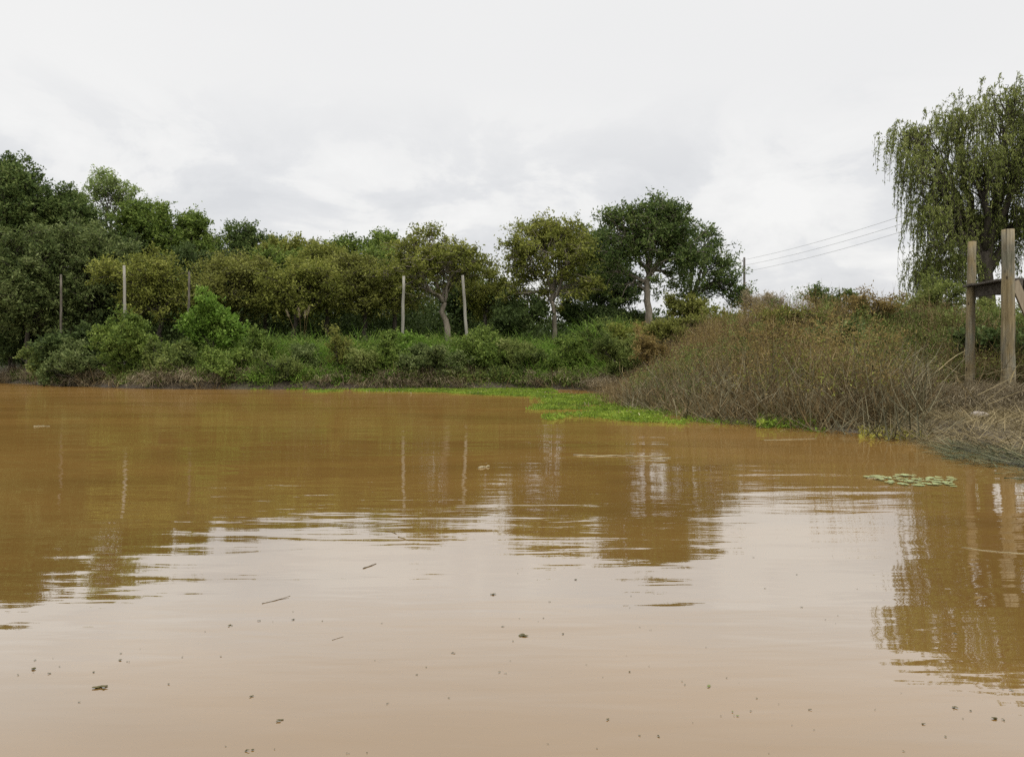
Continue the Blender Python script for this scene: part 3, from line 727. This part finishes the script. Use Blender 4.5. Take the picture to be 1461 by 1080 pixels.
# grey-green rushes leaning and lying at the thicket's foot
B, d, px, r = scatter(10000, 1.9, 9.2, 8.0, 16, 112, lambda x, y, d, px: (d > -.4) & (d < 4.5) & (px > 885) & (px < 1330) & (noise2(x, y, 18, 2.2) > -.5))
n = len(B); B[:, 2] = np.maximum(B[:, 2], 0) + r.uniform(0, .42, n) * ss(d, -.3, .9)
V, Q, _ = blades(B, r.uniform(.25, .9, n), r.uniform(.5, 1.6, n), r.uniform(0, 6.28, n), r.uniform(-1.2, 1.2, n), r.uniform(.006, .015, n), r)
V[:, 2] = np.maximum(V[:, 2], .006)
stuff('rushes', V, Q, 'rush', 'grey-green rushes lying in a tangle at the foot of the thicket', 'rushes')
# straw on the low shelf below the posts
lim = lambda px: 621 + np.clip(px - 1240, 0, 400) * .19
pyz = lambda x, y: HY + CAM_H * F / y
B, d, px, r = scatter(36000, 2.8, 11.0, 4.9, 11.6, 113, lambda x, y, d, px: (px > 1232 + 24 * noise2(x, y, 15, 1.5)) & (px < 1580) & (pyz(x, y) < lim(px) + 5 * noise2(x, y, 19, 3.0)))
n = len(B); B[:, 2] = np.maximum(B[:, 2], 0) + .004 + r.uniform(0, .04, n) * ss(d, -.2, .5)
V, Q, _ = blades(B, r.uniform(.10, .55, n), r.uniform(1.1, 1.6, n), r.uniform(0, 6.28, n), r.uniform(-.3, .7, n), r.uniform(.004, .014, n), r)
V[:, 2] = np.maximum(V[:, 2], .004)
stuff('straw', V, Q, 'straw', 'pale dead straw matted along the near right shore', 'straw')
# dead grass hanging over the low bank edge in front of the posts
B, d, px, r = scatter(2600, 4.6, 11, 10.9, 12.8, 118, lambda x, y, d, px: (d > .3) & (px > 1290) & (px < 1600))
n = len(B)
V, Q, _ = tufts(B, r.uniform(.22, .5, n), 16, .25, r, (.006, .013), .7, (1.0, 2.4), -1.57, .9)
V[:, 2] = np.maximum(V[:, 2], .03)
stuff('hanging_grass', V, Q, 'dead', 'dead grass hanging over the low edge below the platform posts', 'grass')
# broken stalks round the posts
B, d, px, r = scatter(5200, 6.0, 13.0, 12.0, 18.8, 114, lambda x, y, d, px: (d > .6) & (px > 1255) & (px < 1600))
n = len(B); hh = np.where(B[:, 1] < 16.8, r.uniform(.08, .35, n), r.uniform(.25, .75, n))
V, Q, _ = blades(B, hh, r.uniform(.3, 1.5, n), r.uniform(0, 6.28, n), r.uniform(-.2, 1.2, n), r.uniform(.008, .016, n), r)
stuff('dead_stalks', V, Q, 'dead', 'broken dead stalks lying round the platform posts', 'stalks')
# long pale canes lying across the tangle
B, d, px, r = scatter(330, 4.0, 11.5, 9.5, 18.0, 119, lambda x, y, d, px: (d > .2) & (px > 1130) & (px < 1500))
n = len(B); B[:, 2] += r.uniform(.1, .45, n)
V, Q, _ = blades(B, r.uniform(.4, 1.2, n), r.uniform(.9, 1.5, n), r.uniform(0, 6.28, n), r.uniform(-.1, .3, n), r.uniform(.012, .022, n), r)
stuff('canes', V, Q, 'straw', 'long pale canes fallen across the dry tangle', 'canes')
# weeds on the dark slope behind the posts
B, d, px, r = scatter(900, 6.5, 14, 16.8, 21, 1191, lambda x, y, d, px: (px > 1230) & (px < 1600))
n = len(B)
V, Q = mounds(B, r.uniform(.12, .34, n), 90, r, (.05, .11), (.025, .05), 1.1)
stuff('slope_weeds', V, Q, 'weed', 'leafy dark weeds on the slope behind the platform posts', 'weeds')
# dark sedge trailing on the water
B, d, px, r = scatter(9000, 2.8, 5.8, 4.8, 7.6, 115, lambda x, y, d, px: (px > 1350 + 30 * noise2(x, y, 16, 4)) & (px < 1640) & (pyz(x, y) > lim(px) - 14) & (pyz(x, y) < 650 + (px - 1340) * .27 + 6 * noise2(x, y, 20, 5)) & (noise2(x, y, 21, 6.0) > -.35))
n = len(B); B[:, 2] = np.maximum(B[:, 2], 0) + .004 + r.uniform(0, .035, n)
V, Q, _ = blades(B, r.uniform(.10, .34, n), r.uniform(1.25, 1.6, n), 3.3 + r.normal(0, .8, n), r.uniform(-.2, .35, n), r.uniform(.004, .012, n), r)
V[:, 2] = np.maximum(V[:, 2], .003 + .01 * r.uniform(0, 1, len(V)))
stuff('sedge', V, Q, 'sedge', 'dark wet sedge trailing flat on the water at the near shore', 'sedge')
# turf on the slope top behind the platform
B, d, px, r = scatter(2600, 5, 18, 17.5, 32, 116, lambda x, y, d, px: (d > 1) & (px > 1040) & (px < 1600))
n = len(B)
V, Q, _ = tufts(B, r.uniform(.12, .4, n), 26, .3, r, (.012, .024))
stuff('slope_grass', V, Q, 'grass', 'short green grass on the slope top under the willow', 'grass')
# tall bare stems on the skyline
B, d, px, r = scatter(420, 7, 12.5, 17.5, 22, 117, lambda x, y, d, px: (px > 1150) & (px < 1345))
n = len(B)
V, Q, pt = blades(B, r.uniform(.5, 1.25, n), r.uniform(0, .25, n), r.uniform(0, 6.28, n), r.uniform(0, .7, n), r.uniform(.008, .014, n), r)
stuff('bare_weeds', V, Q, 'stem', 'thin bare stems poking up on the skyline left of the willow', 'weeds')


# floating pondweed
def mat_of_weed(n, region, seed, mt, label, hmax, size, up=.6):
    r = np.random.default_rng(seed); x0, x1, y0, y1, cond = region
    x = r.uniform(x0, x1, n); y = r.uniform(y0, y1, n); px = HX + x / y * F; py = HY + CAM_H * F / y
    ok = cond(x, y, px, py, r, n); x, y = x[ok], y[ok]; k = len(x)
    z = np.maximum(hgt(x, y), 0) + r.uniform(.005, 1, k) ** 1.5 * hmax
    V, Q = leaf_quads(np.stack([x, y, z], 1), rdir(r, k, up), r.uniform(.6, 1.4, k) * size, r.uniform(.5, 1.1, k) * size * .5, r)
    V[:, 2] = np.maximum(V[:, 2], .003)
    return stuff('pondweed', V, Q, mt, label, 'pondweed')


wob = lambda x, y, s, f=1.0: noise2(x, y, s, f)
mat_of_weed(46000, (-8, 1.4, 19.5, 27.2, lambda x, y, px, py, r, n: (px > 440 + 120 * r.uniform(0, 1, n) ** 2 + 20 * wob(x, y, 51, 2)) & (px < 790 + 25 * wob(x, y, 52, 2)) & (shore_d(x, y) < .5) & (py < 559.5 + ss(px, 560, 770) * 6 + 2.2 * wob(x, y, 41, 1.2)) & (shore_d(x, y) > -5) & (wob(x, y, 45, 3.0) > -.45 + .3 * (px < 520))),
            121, 'algae', 'bright green pondweed strip along the foot of the far bank', .04, .065)
mat_of_weed(52000, (.2, 4.6, 9.6, 21.5, lambda x, y, px, py, r, n: (px > 765 + 22 * wob(x, y, 42, 2.0) + 30 * r.uniform(0, 1, n) ** 3) & (px < 1010 - 60 * r.uniform(0, 1, n) ** 2) & (shore_d(x, y) < .6) & (py < 595 + ss(px, 800, 1000) * 9 + 7 * wob(x, y, 43, 4.0)) & (wob(x, y, 46, 3.4) > -.38 + .5 * (py > 585) * (px < 930) * (wob(x, y, 50, 1.2) > 0))),
            122, 'algae', 'largest bright green pondweed mat beside the dry thicket', .05, .055)
mat_of_weed(15000, (2.6, 4.7, 8.6, 12.0, lambda x, y, px, py, r, n: (px > 1080) & (px < 1165) & (py > 578 + 8 * wob(x, y, 44, 3)) & (py < 611) & (wob(x, y, 47, 3.0) > -.5)),
            123, 'algae', 'small bright green clump of pondweed below the rushes', .11, .06, 1.0)
mat_of_weed(9000, (2.4, 4.8, 8.0, 13.0, lambda x, y, px, py, r, n: (px > 985) & (px < 1250) & (shore_d(x, y) > -.42) & (shore_d(x, y) < .12) & (wob(x, y, 55, 2.4) > .22)),
            127, 'algae', 'broken green fringe of pondweed below the rushes of the right bank', .05, .05, .8)
mat_of_weed(1500, (3.0, 4.6, 7.4, 9.6, lambda x, y, px, py, r, n: (px > 1225) & (px < 1330) & (py > 612 + 4 * wob(x, y, 48, 3)) & (py < 628)),
            124, 'yellow', 'yellow-green weed among the straw at the near shore', .05, .06, .5)
mat_of_weed(4000, (-13, -7, 25.6, 27.0, lambda x, y, px, py, r, n: (px > 170) & (px < 440) & (wob(x, y, 49, 1.6) > .25) & (shore_d(x, y) > -.5) & (shore_d(x, y) < .1)),
            125, 'algae', 'sparse green pondweed scraps at the bank foot', .05, .07)


mat_of_weed(5200, (-7, 4.4, 10, 27.2, lambda x, y, px, py, r, n: (px > 480) & (px < 1000) & (shore_d(x, y) < .3) & (py < 559 + ss(px, 560, 770) * 5 + ss(px, 760, 830) * 30 + 5 * wob(x, y, 53, 2.5)) & (wob(x, y, 54, 3.2) > .1)),
            126, 'dead', 'withered brown bits lying in the pondweed mats', .06, .06)


# ------------------------------------------------------------------ pampas plumes
def pampas():
    Y = 31.0; x = P(432, 0, Y)[0]; z = float(hgt(x, Y)[0]); r = np.random.default_rng(140)
    root = empty('pampas_grass', (x, Y, z), 'pampas grass with pale plumes before the dark gap under brown trees', 'grass plant')
    n = 420; B = np.zeros((n, 3)); B[:, :2] = r.normal(0, .12, (n, 2))
    V, Q, _ = blades(B, r.uniform(.6, 1.3, n), r.uniform(0, .35, n), r.uniform(0, 6.28, n), r.uniform(.5, 1.8, n), r.uniform(.015, .03, n), r)
    build('foliage', V, Q, M['grass'], root)
    for tx, ty, ln in ((426, 439, .32), (436, 443, .3), (441, 437, .3), (408, 443, .26)):
        t = P(tx, ty, Y) - np.array([x, Y, z]); g = Geo(); mid = np.array([t[0] * .4, 0, t[2] * .6])
        g.tube(bez(np.zeros(3), mid, t, 7), np.full(7, .006), 4)
        st = g.done('stalk', M['stem'], root)
        k = 90; tt = r.uniform(0, 1, k)[:, None]
        c = t - unit((t - mid)[None]) * ln * tt + r.normal(0, .02, (k, 3))
        V, Q = leaf_quads(c, unit(t - mid + r.normal(0, .4, (k, 3))), .09, .011, r)
        build('plume', V, Q, M['tan'], st)


pampas()


# ------------------------------------------------------------------ thin posts on the far bank
def thin_post(label, top, foot, Y, rad, seed, mat='post'):
    a, b = P(*top, Y), P(*foot, Y); r = np.random.default_rng(seed)
    gz = float(hgt(b[0], Y)[0]); b = b + (b - a) * max(0, (b[2] - gz + .4) / max(a[2] - b[2], .1))
    base = np.array([b[0], Y, gz]); pts = np.linspace(b, a, 8) - base; pts[1:-1, :2] += r.normal(0, .012, (6, 2))
    g = Geo(); g.tube(pts, rad * np.linspace(1.1, .85, 8) * r.uniform(.93, 1.07, 8), 10)
    return tag(g.done('wooden_post', M[mat], None, True, base), label, 'post', 'thin posts standing on the far bank')


thin_post('leftmost thin wooden post, dim against the dark trees', (87, 392), (87, 455), 33, .052, 1, 'bark')
thin_post('pale thin post rising from the olive mound', (177, 379), (178, 446), 30.5, .06, 2)
thin_post('thin weathered post half hidden by the bright green bush', (270, 388), (269, 470), 31.2, .048, 3, 'bark')
thin_post('straight pale post left of the forked pale trunk', (576, 394), (575, 485), 30.5, .062, 4)
thin_post('tilted pale post right of the forked pale trunk', (660, 393), (665, 470), 30.5, .064, 5)


# ------------------------------------------------------------------ timber platform
def platform():
    Y1, Y2 = 16.0, 14.5
    base = np.array([9.4, 15.2, float(hgt(9.4, 15.2)[0])])
    root = empty('wooden_platform', base, 'raised timber platform on round posts above the dry straw', 'platform')

    def log(top, foot, Y, rad, seed):
        a, b = P(*top, Y), P(*foot, Y); r = np.random.default_rng(seed)
        b = b + (b - a) * .12
        pts = np.linspace(b, a, 12) - base; pts[1:-1, :2] += r.normal(0, .006, (10, 2))
        g = Geo(); g.tube(pts, rad * np.linspace(1.06, .92, 12) * r.uniform(.975, 1.025, 12), 14)
        g.done('post', M['deckpost'], root, True)
    log((1387, 345), (1383, 553), Y1, .088, 1)
    log((1438, 328), (1438, 560), Y2, .118, 2)
    for x, y in ((12.2, 16.0), (12.2, 14.4)):
        z0 = float(hgt(x, y)[0]); g = Geo(); g.tube(np.linspace((x, y, z0 - .4), (x, y, 3.2), 8) - base, np.full(8, .11), 12); g.done('post', M['deckpost'], root, True)
    zd = 2.42
    # boards run from edge to edge; seen from below
    for k, y in enumerate(np.arange(14.72, 15.95, .2)):
        g = Geo(); g.box(np.array([10.98, y, zd + .03 + .004 * (k % 3)]) - base, (3.2 + .05 * (k % 2), .185, .04)); g.done('deck_board', M['deck'], root)
    g = Geo(); g.box(np.array([9.62, 15.25, zd - .10]) - base, (.07, 1.45, .20)); g.done('edge_beam', M['deck'], root)
    g = Geo(); g.box(np.array([12.0, 15.2, zd - .10]) - base, (.07, 1.6, .20)); g.done('edge_beam', M['deck'], root)
    g = Geo(); g.box(np.array([10.8, 15.75, zd - .09]) - base, (2.3, .06, .16)); g.done('cross_beam', M['deck'], root)
    a, b = P(1447, 402, 14.45), P(1476, 470, 14.45); v = unit((b - a)[None])[0]
    side = np.array([v[2], 0, -v[0]]); rot = np.stack([v, np.array([0, 1, 0]), side], 1)
    g = Geo(); g.box((a + b) / 2 - base, (np.linalg.norm(b - a), .05, .16), rot); g.done('brace', M['timber'], root)


platform()


# ------------------------------------------------------------------ power line
def pole(label, x, y, ztop, arms):
    z = float(hgt(x, y)[0]); g = Geo()
    root = empty('utility_pole', (x, y, z), label, 'pole', 'poles of the power line')
    g.tube(np.linspace((0, 0, -.5), (0, 0, ztop - z), 6), np.linspace(.12, .08, 6), 10); g.done('shaft', M['pole'], root, True)
    for h in arms:
        g = Geo(); g.tube(np.array([[0, 0, h - .02], [-.04, 0, h + .03], [-.16, 0, h + .05], [-.16, 0, h + .14]]) - np.array([0, 0, z]), np.array([.02, .02, .02, .045]), 8)
        g.done('insulator', M['ceramic'], root, True)


A = [P(1059, y, 60) for y in (374, 382, 391)]
Bp = [P(1580, y, 30) for y in (207, 222, 236)]
pole('dark utility pole rising behind the thin-leaved drooping tree', A[0][0] + .16, 60, A[0][2] + .35, [p[2] for p in A])
pole('second utility pole hidden beyond the willow', Bp[0][0] + .16, 30, Bp[0][2] + .35, [p[2] for p in Bp])
for p, q, lb in zip(A, Bp, ('uppermost power cable crossing the sky to the willow', 'middle power cable crossing the sky to the willow', 'lowest power cable crossing the sky to the willow')):
    t = np.linspace(0, 1, 40)[:, None]; pts = p * (1 - t) + q * t - np.array([0, 0, .45]) * 4 * t * (1 - t) + np.array([0, 0, .14])
    g = Geo(); g.tube(pts - p, np.full(40, .0095), 5)
    tag(g.done('power_cable', M['wire'], None, True, p), lb, 'cable', 'power cables')


# ------------------------------------------------------------------ things on the water
def water_pt(px, py):
    y = CAM_H * F / (py - HY); return np.array([(px - HX) / F * y, y, 0.0]), y / F


def lily():
    r = np.random.default_rng(160)
    c0, m = water_pt(1306, 686)
    root = empty('water_lily', c0, 'patch of pale green lily pads floating near the right shore', 'water plant')
    placed = []
    k = 0
    while len(placed) < 60 and k < 4000:
        k += 1
        x, y = r.uniform(-.30, .30), r.uniform(-.25, .25)
        if (x / .30) ** 2 + (y / .25) ** 2 > 1 + .35 * math.sin(5 * math.atan2(y, x) + 1) - .25 * r.uniform(): continue
        rad = r.uniform(.014, .045)
        if any(math.hypot(x - a, y - b) < (rad + c) * .86 for a, b, c in placed): continue
        placed.append((x, y, rad))
        a = np.linspace(.25, 6.03, 15) + r.uniform(0, 6.28)
        rr = rad * r.uniform(.93, 1.05, 15)
        z = .004 + .003 * (len(placed) % 4) + .006 * r.uniform(0, 1) * np.cos(a - r.uniform(0, 6.28)) ** 2
        ring = np.stack([x + rr * np.cos(a), y + rr * np.sin(a), z], 1)
        V = np.vstack([[x, y, .003 + .003 * (len(placed) % 4)], ring]); t = np.array([[0, i, i + 1] for i in range(1, 15)])
        build('leaf', V, t, M['pad'], root)


lily()


def stick(name, pxs, rad, mat, label, cat, twig=None, group=None, z=None):
    z = min(.006, rad * .6) if z is None else z
    pts = np.array([water_pt(*p)[0] for p in pxs]); c = pts.mean(0); r = np.random.default_rng(int(pxs[0][0]))
    t = np.linspace(0, len(pts) - 1, 4 * len(pts)); i = np.minimum(t.astype(int), len(pts) - 2); f = (t - i)[:, None]
    q = pts[i] * (1 - f) + pts[i + 1] * f - c; q[:, 2] = z + r.normal(0, rad * .3, len(q))
    g = Geo(); g.tube(q, rad * np.linspace(1, .55, len(q)) * r.uniform(.85, 1.15, len(q)), 7)
    if twig:
        tw = np.array([water_pt(*p)[0] for p in twig]) - c; tw[:, 2] = z; g.tube(tw, np.linspace(rad * .6, rad * .3, len(tw)), 6)
    return tag(g.done(name, M[mat], None, True, c), label, cat, group)


stick('floating_branch', [(818, 649.5), (850, 651), (880, 650.5), (905, 651.5), (938, 652), (957, 654)], .006, 'stick', 'long bleached forked branch floating in mid water', 'branch', twig=[(955, 654), (930, 656.5), (904, 658.5)])
stick('driftwood', [(683, 668), (690, 667), (698, 666)], .010, 'stick', 'short pale lump of driftwood floating in mid water', 'driftwood')
stick('driftwood', [(48, 609), (60, 608.3), (71, 608.6)], .008, 'stick', 'thin pale strip of driftwood floating near the left bank', 'driftwood')
stick('floating_stick', [(1372, 781), (1400, 785), (1430, 788), (1461, 790), (1500, 791)], .002, 'stick', 'long thin pale stick floating over the reflected posts', 'stick')
stick('floating_stick', [(1238, 683), (1248, 682.5), (1262, 684)], .004, 'stick', 'thin pale stick touching the lily pads', 'stick')
stick('floating_stick', [(1090, 628), (1120, 627.5), (1165, 626)], .004, 'stick', 'pale reed stem floating below the green pondweed clump', 'stick')
stick('floating_twig', [(374, 861), (392, 857), (414, 850)], .0011, 'twig', 'longer dark twig of two crossing on pale water', 'twig')
stick('floating_twig', [(380, 859.5), (400, 855), (412, 853)], .0008, 'twig', 'shorter dark twig of two crossing on pale water', 'twig')
stick('floating_twig', [(518, 811), (527, 808), (537, 804)], .0022, 'twig', 'short dark twig below the reflected treeline', 'twig')
stick('floating_twig', [(474, 913), (482, 910.5), (490, 908)], .0007, 'twig', 'hair-thin faint twig on the pale water', 'twig')
stick('floating_straw', [(552, 757), (560, 759), (566, 762)], .0025, 'straw', 'smaller of two bits of pale straw floating in the brown reflection', 'straw')
stick('floating_straw', [(568, 766), (576, 768), (584, 771)], .0025, 'straw', 'larger of two bits of pale straw floating in the brown reflection', 'straw')

# scraps of leaf litter, each a little curled cluster of leaf bits
crop4 = [(685, 109, 9), (773, 95, 7), (875, 92, 8), (612, 127, 4), (1133, 103, 6), (104, 213, 6), (97, 239, 12), (145, 253, 7), (178, 232, 4), (358, 193, 6), (353, 213, 10), (383, 217, 6), (278, 249, 8), (304, 291, 22),
         (310, 300, 6), (235, 338, 6), (505, 284, 7), (545, 203, 5), (658, 201, 5), (750, 320, 9), (830, 394, 12), (737, 483, 11), (672, 469, 4), (1155, 342, 6), (1270, 233, 5), (1240, 256, 5), (1350, 191, 7), (1336, 325, 5),
         (1095, 487, 5), (1035, 490, 5), (818, 477, 4), (98, 249, 4), (56, 257, 6), (158, 207, 4), (1116, 213, 3), (960, 96, 5), (813, 98, 3), (872, 68, 4), (418, 179, 3)]
crop5 = [(256, 117, 12), (285, 228, 7), (360, 260, 21), (322, 279, 6), (343, 201, 4), (430, 199, 5), (408, 212, 4), (450, 143, 6), (497, 254, 7), (117, 321, 6), (276, 387, 7), (294, 392, 6), (726, 387, 7), (793, 366, 5), (575, 361, 4),
         (799, 241, 4), (762, 231, 4), (993, 301, 4), (1002, 437, 11), (910, 419, 6), (922, 430, 6), (1064, 407, 5), (1168, 478, 5), (1087, 525, 7), (1098, 539, 8), (1150, 522, 6), (1044, 539, 5), (945, 563, 5), (653, 551, 9),
         (762, 607, 6), (828, 610, 8), (612, 651, 6), (439, 637, 4), (1354, 517, 10), (1290, 572, 4), (1370, 587, 4), (1210, 669, 4), (1322, 161, 6), (1447, 191, 4), (1404, 205, 4), (1441, 217, 4), (1305, 48, 5), (1198, 95, 4),
         (727, 163, 4), (730, 123, 6), (538, 66, 10), (406, 66, 5), (337, 44, 4), (311, 348, 4), (99, 477, 3), (20, 370, 4), (1106, 424, 3), (634, 405, 3), (1245, 497, 4), (714, 330, 4)]
crop3 = [(903, 965, 8), (978, 1008, 8), (1013, 908, 12), (1040, 946, 4), (825, 856, 5), (1066, 918, 7), (832, 1060, 6), (732, 914, 4), (1212, 846, 9), (1180, 842, 6), (306, 381, 5), (457, 441, 4), (348, 489, 5), (671, 491, 4), (475, 555, 6), (1095, 445, 5), (1015, 648, 9), (585, 376, 5)]
spots = [(x * .479, 840 + y * .479, s * .5) for x, y, s in crop4] + [(600 + x * .4107, 800 + y * .4107, s * .45) for x, y, s in crop5] + [(950 + x * .4075, 640 + y * .4075, s * .45) for x, y, s in crop3]
spots += [(1420, 1025, 6), (1431, 1027, 5)]
r = np.random.default_rng(170)
for i, (px_, py_, s) in enumerate(spots):
    c, m = water_pt(px_, py_); w = s * m * 1.35
    green = i in (39 + 18, 39 + 23, 39 + 24)
    k = 2 + int(s > 3) + 2 * int(s > 5)
    V, t = [], []
    for j in range(k):
        cx, cy = r.normal(0, w * .26), r.normal(0, w * .18); rad = w * r.uniform(.16, .34); n = 9
        a = np.linspace(0, 6.28, n, endpoint=False); rr = rad * r.uniform(.6, 1.15, n)
        st = r.uniform(.9, 1.7); z = .0012 + .0006 * j + rad * .05 * np.abs(np.sin(a + r.uniform(0, 6))) 
        b0 = len(V) and sum(len(v) for v in V)
        V.append(np.vstack([[cx, cy, .0014 + .0006 * j], np.stack([cx + rr * st * np.cos(a), cy + rr * np.sin(a) / st * 1.2, z], 1)]))
        t += [[b0, b0 + 1 + q, b0 + 1 + (q + 1) % n] for q in range(n)]
    big = s > 8
    lb = ('small green scrap of duckweed floating on the nearest pale water' if green else 'dark scrap of leaf litter floating on the smooth pale water')
    tag(build('floating_weed' if green else 'floating_leaf', np.vstack(V), np.array(t), M['greenlitter' if green else 'litter'], None, False, c), lb, 'floating weed' if green else 'leaf',
        'green scraps floating on the water' if green else 'leaf litter floating on the water')


def stone():
    Y = 10.2; c = P(1396, 602, Y); r = np.random.default_rng(181)
    c[2] = float(hgt(c[0], Y)[0])
    g = Geo(); n, k = 10, 7; V = []
    for i in range(k):
        ph = -1.2 + 2.75 * i / (k - 1)
        for j in range(n):
            th = 6.283 * j / n; q = 1 + .16 * math.sin(3 * th + i) * math.cos(ph) + r.uniform(-.05, .05)
            V.append(((.12 * q * math.cos(ph) * math.cos(th)), .09 * q * math.cos(ph) * math.sin(th), .05 + .06 * math.sin(ph)))
    q = [[i * n + j, i * n + (j + 1) % n, (i + 1) * n + (j + 1) % n, (i + 1) * n + j] for i in range(k - 1) for j in range(n)]
    top = len(V); V.append((0, 0, .112)); t = [[top, (k - 1) * n + j, (k - 1) * n + (j + 1) % n] for j in range(n)]
    g.add(V, q, t)
    tag(g.done('stone', M['stone'], None, True, c), 'pale pinkish stone lying in the straw below the platform', 'stone')


stone()

# ------------------------------------------------------------------ sky, sun, camera
SUN_EL, SUN_AZ = R(52), R(150)       # azimuth from +Y towards +X: high behind the photographer's right shoulder
w = bpy.data.worlds.new("World"); scene.world = w; w.use_nodes = True
nt = w.node_tree; nt.nodes.clear()
out = nt.nodes.new("ShaderNodeOutputWorld")
sky = nt.nodes.new("ShaderNodeTexSky"); sky.sky_type = 'NISHITA'; sky.sun_disc = False
sky.sun_elevation = SUN_EL; sky.sun_rotation = SUN_AZ; sky.air_density = 1.5; sky.dust_density = 4
b1 = nt.nodes.new("ShaderNodeBackground"); b1.inputs[1].default_value = .10; nt.links.new(sky.outputs[0], b1.inputs[0])
tc = nt.nodes.new("ShaderNodeTexCoord"); sp = nt.nodes.new("ShaderNodeSeparateXYZ"); nt.links.new(tc.outputs["Generated"], sp.inputs[0])
mp = nt.nodes.new("ShaderNodeMapping"); mp.inputs["Scale"].default_value = (1, 1, 1.9); mp.inputs["Location"].default_value = (.35, .1, .2)
nt.links.new(tc.outputs["Generated"], mp.inputs[0])
n1 = noise(nt, 5.2, 8, mp.outputs[0], .58, .3); n2 = noise(nt, 1.7, 3, mp.outputs[0], .5, .2)
lowc = ramp(nt, n1.outputs[0], [(.36, (.74, .75, .772)), (.475, (.82, .825, .838)), (.525, (.905, .903, .90)), (.62, (.965, .96, .95))])
highc = ramp(nt, n2.outputs[0], [(.32, (.89, .888, .887)), (.55, (.912, .908, .902)), (.7, (.935, .93, .92))])
el = nt.nodes.new("ShaderNodeMapRange"); el.inputs[1].default_value = .22; el.inputs[2].default_value = .34; nt.links.new(sp.outputs["Z"], el.inputs[0])
mx = nt.nodes.new("ShaderNodeMix"); mx.data_type = 'RGBA'
nt.links.new(el.outputs[0], mx.inputs[0]); nt.links.new(lowc, mx.inputs[6]); nt.links.new(highc, mx.inputs[7])
# an overcast sky grows brighter towards the zenith
zen = nt.nodes.new("ShaderNodeMapRange"); zen.inputs[1].default_value = .46; zen.inputs[2].default_value = 1.0; zen.inputs[3].default_value = 1.0; zen.inputs[4].default_value = 3.6
nt.links.new(sp.outputs["Z"], zen.inputs[0])
b2 = nt.nodes.new("ShaderNodeBackground"); nt.links.new(mx.outputs[2], b2.inputs[0]); nt.links.new(zen.outputs[0], b2.inputs[1])
ms = nt.nodes.new("ShaderNodeMixShader"); ms.inputs[0].default_value = .93
nt.links.new(b1.outputs[0], ms.inputs[1]); nt.links.new(b2.outputs[0], ms.inputs[2]); nt.links.new(ms.outputs[0], out.inputs[0])

sl = bpy.data.lights.new("sun", 'SUN'); sl.energy = 1.6; sl.angle = R(14); sl.color = (1, .96, .9)
so = bpy.data.objects.new("sun", sl); col.objects.link(so)
so.rotation_euler = (R(90) - SUN_EL, 0, math.pi - SUN_AZ)

cam = bpy.data.cameras.new("camera"); co = bpy.data.objects.new("camera", cam); col.objects.link(co)
cam.sensor_width = 36; cam.lens = F / 1461 * 36; cam.shift_y = -18 / 1461
cam.clip_start = .05; cam.clip_end = 4000
co.location = (0, 0, CAM_H); co.rotation_euler = (R(90), 0, 0)
scene.camera = co
vs = scene.view_settings; vs.view_transform = 'Standard'; vs.look = 'None'; vs.exposure = 0; vs.gamma = 1
scene.render.resolution_x, scene.render.resolution_y = 1024, 756
scene.cycles.use_denoising = False
scene.cycles.max_bounces = 6; scene.cycles.diffuse_bounces = 4; scene.cycles.glossy_bounces = 2; scene.cycles.transmission_bounces = 4
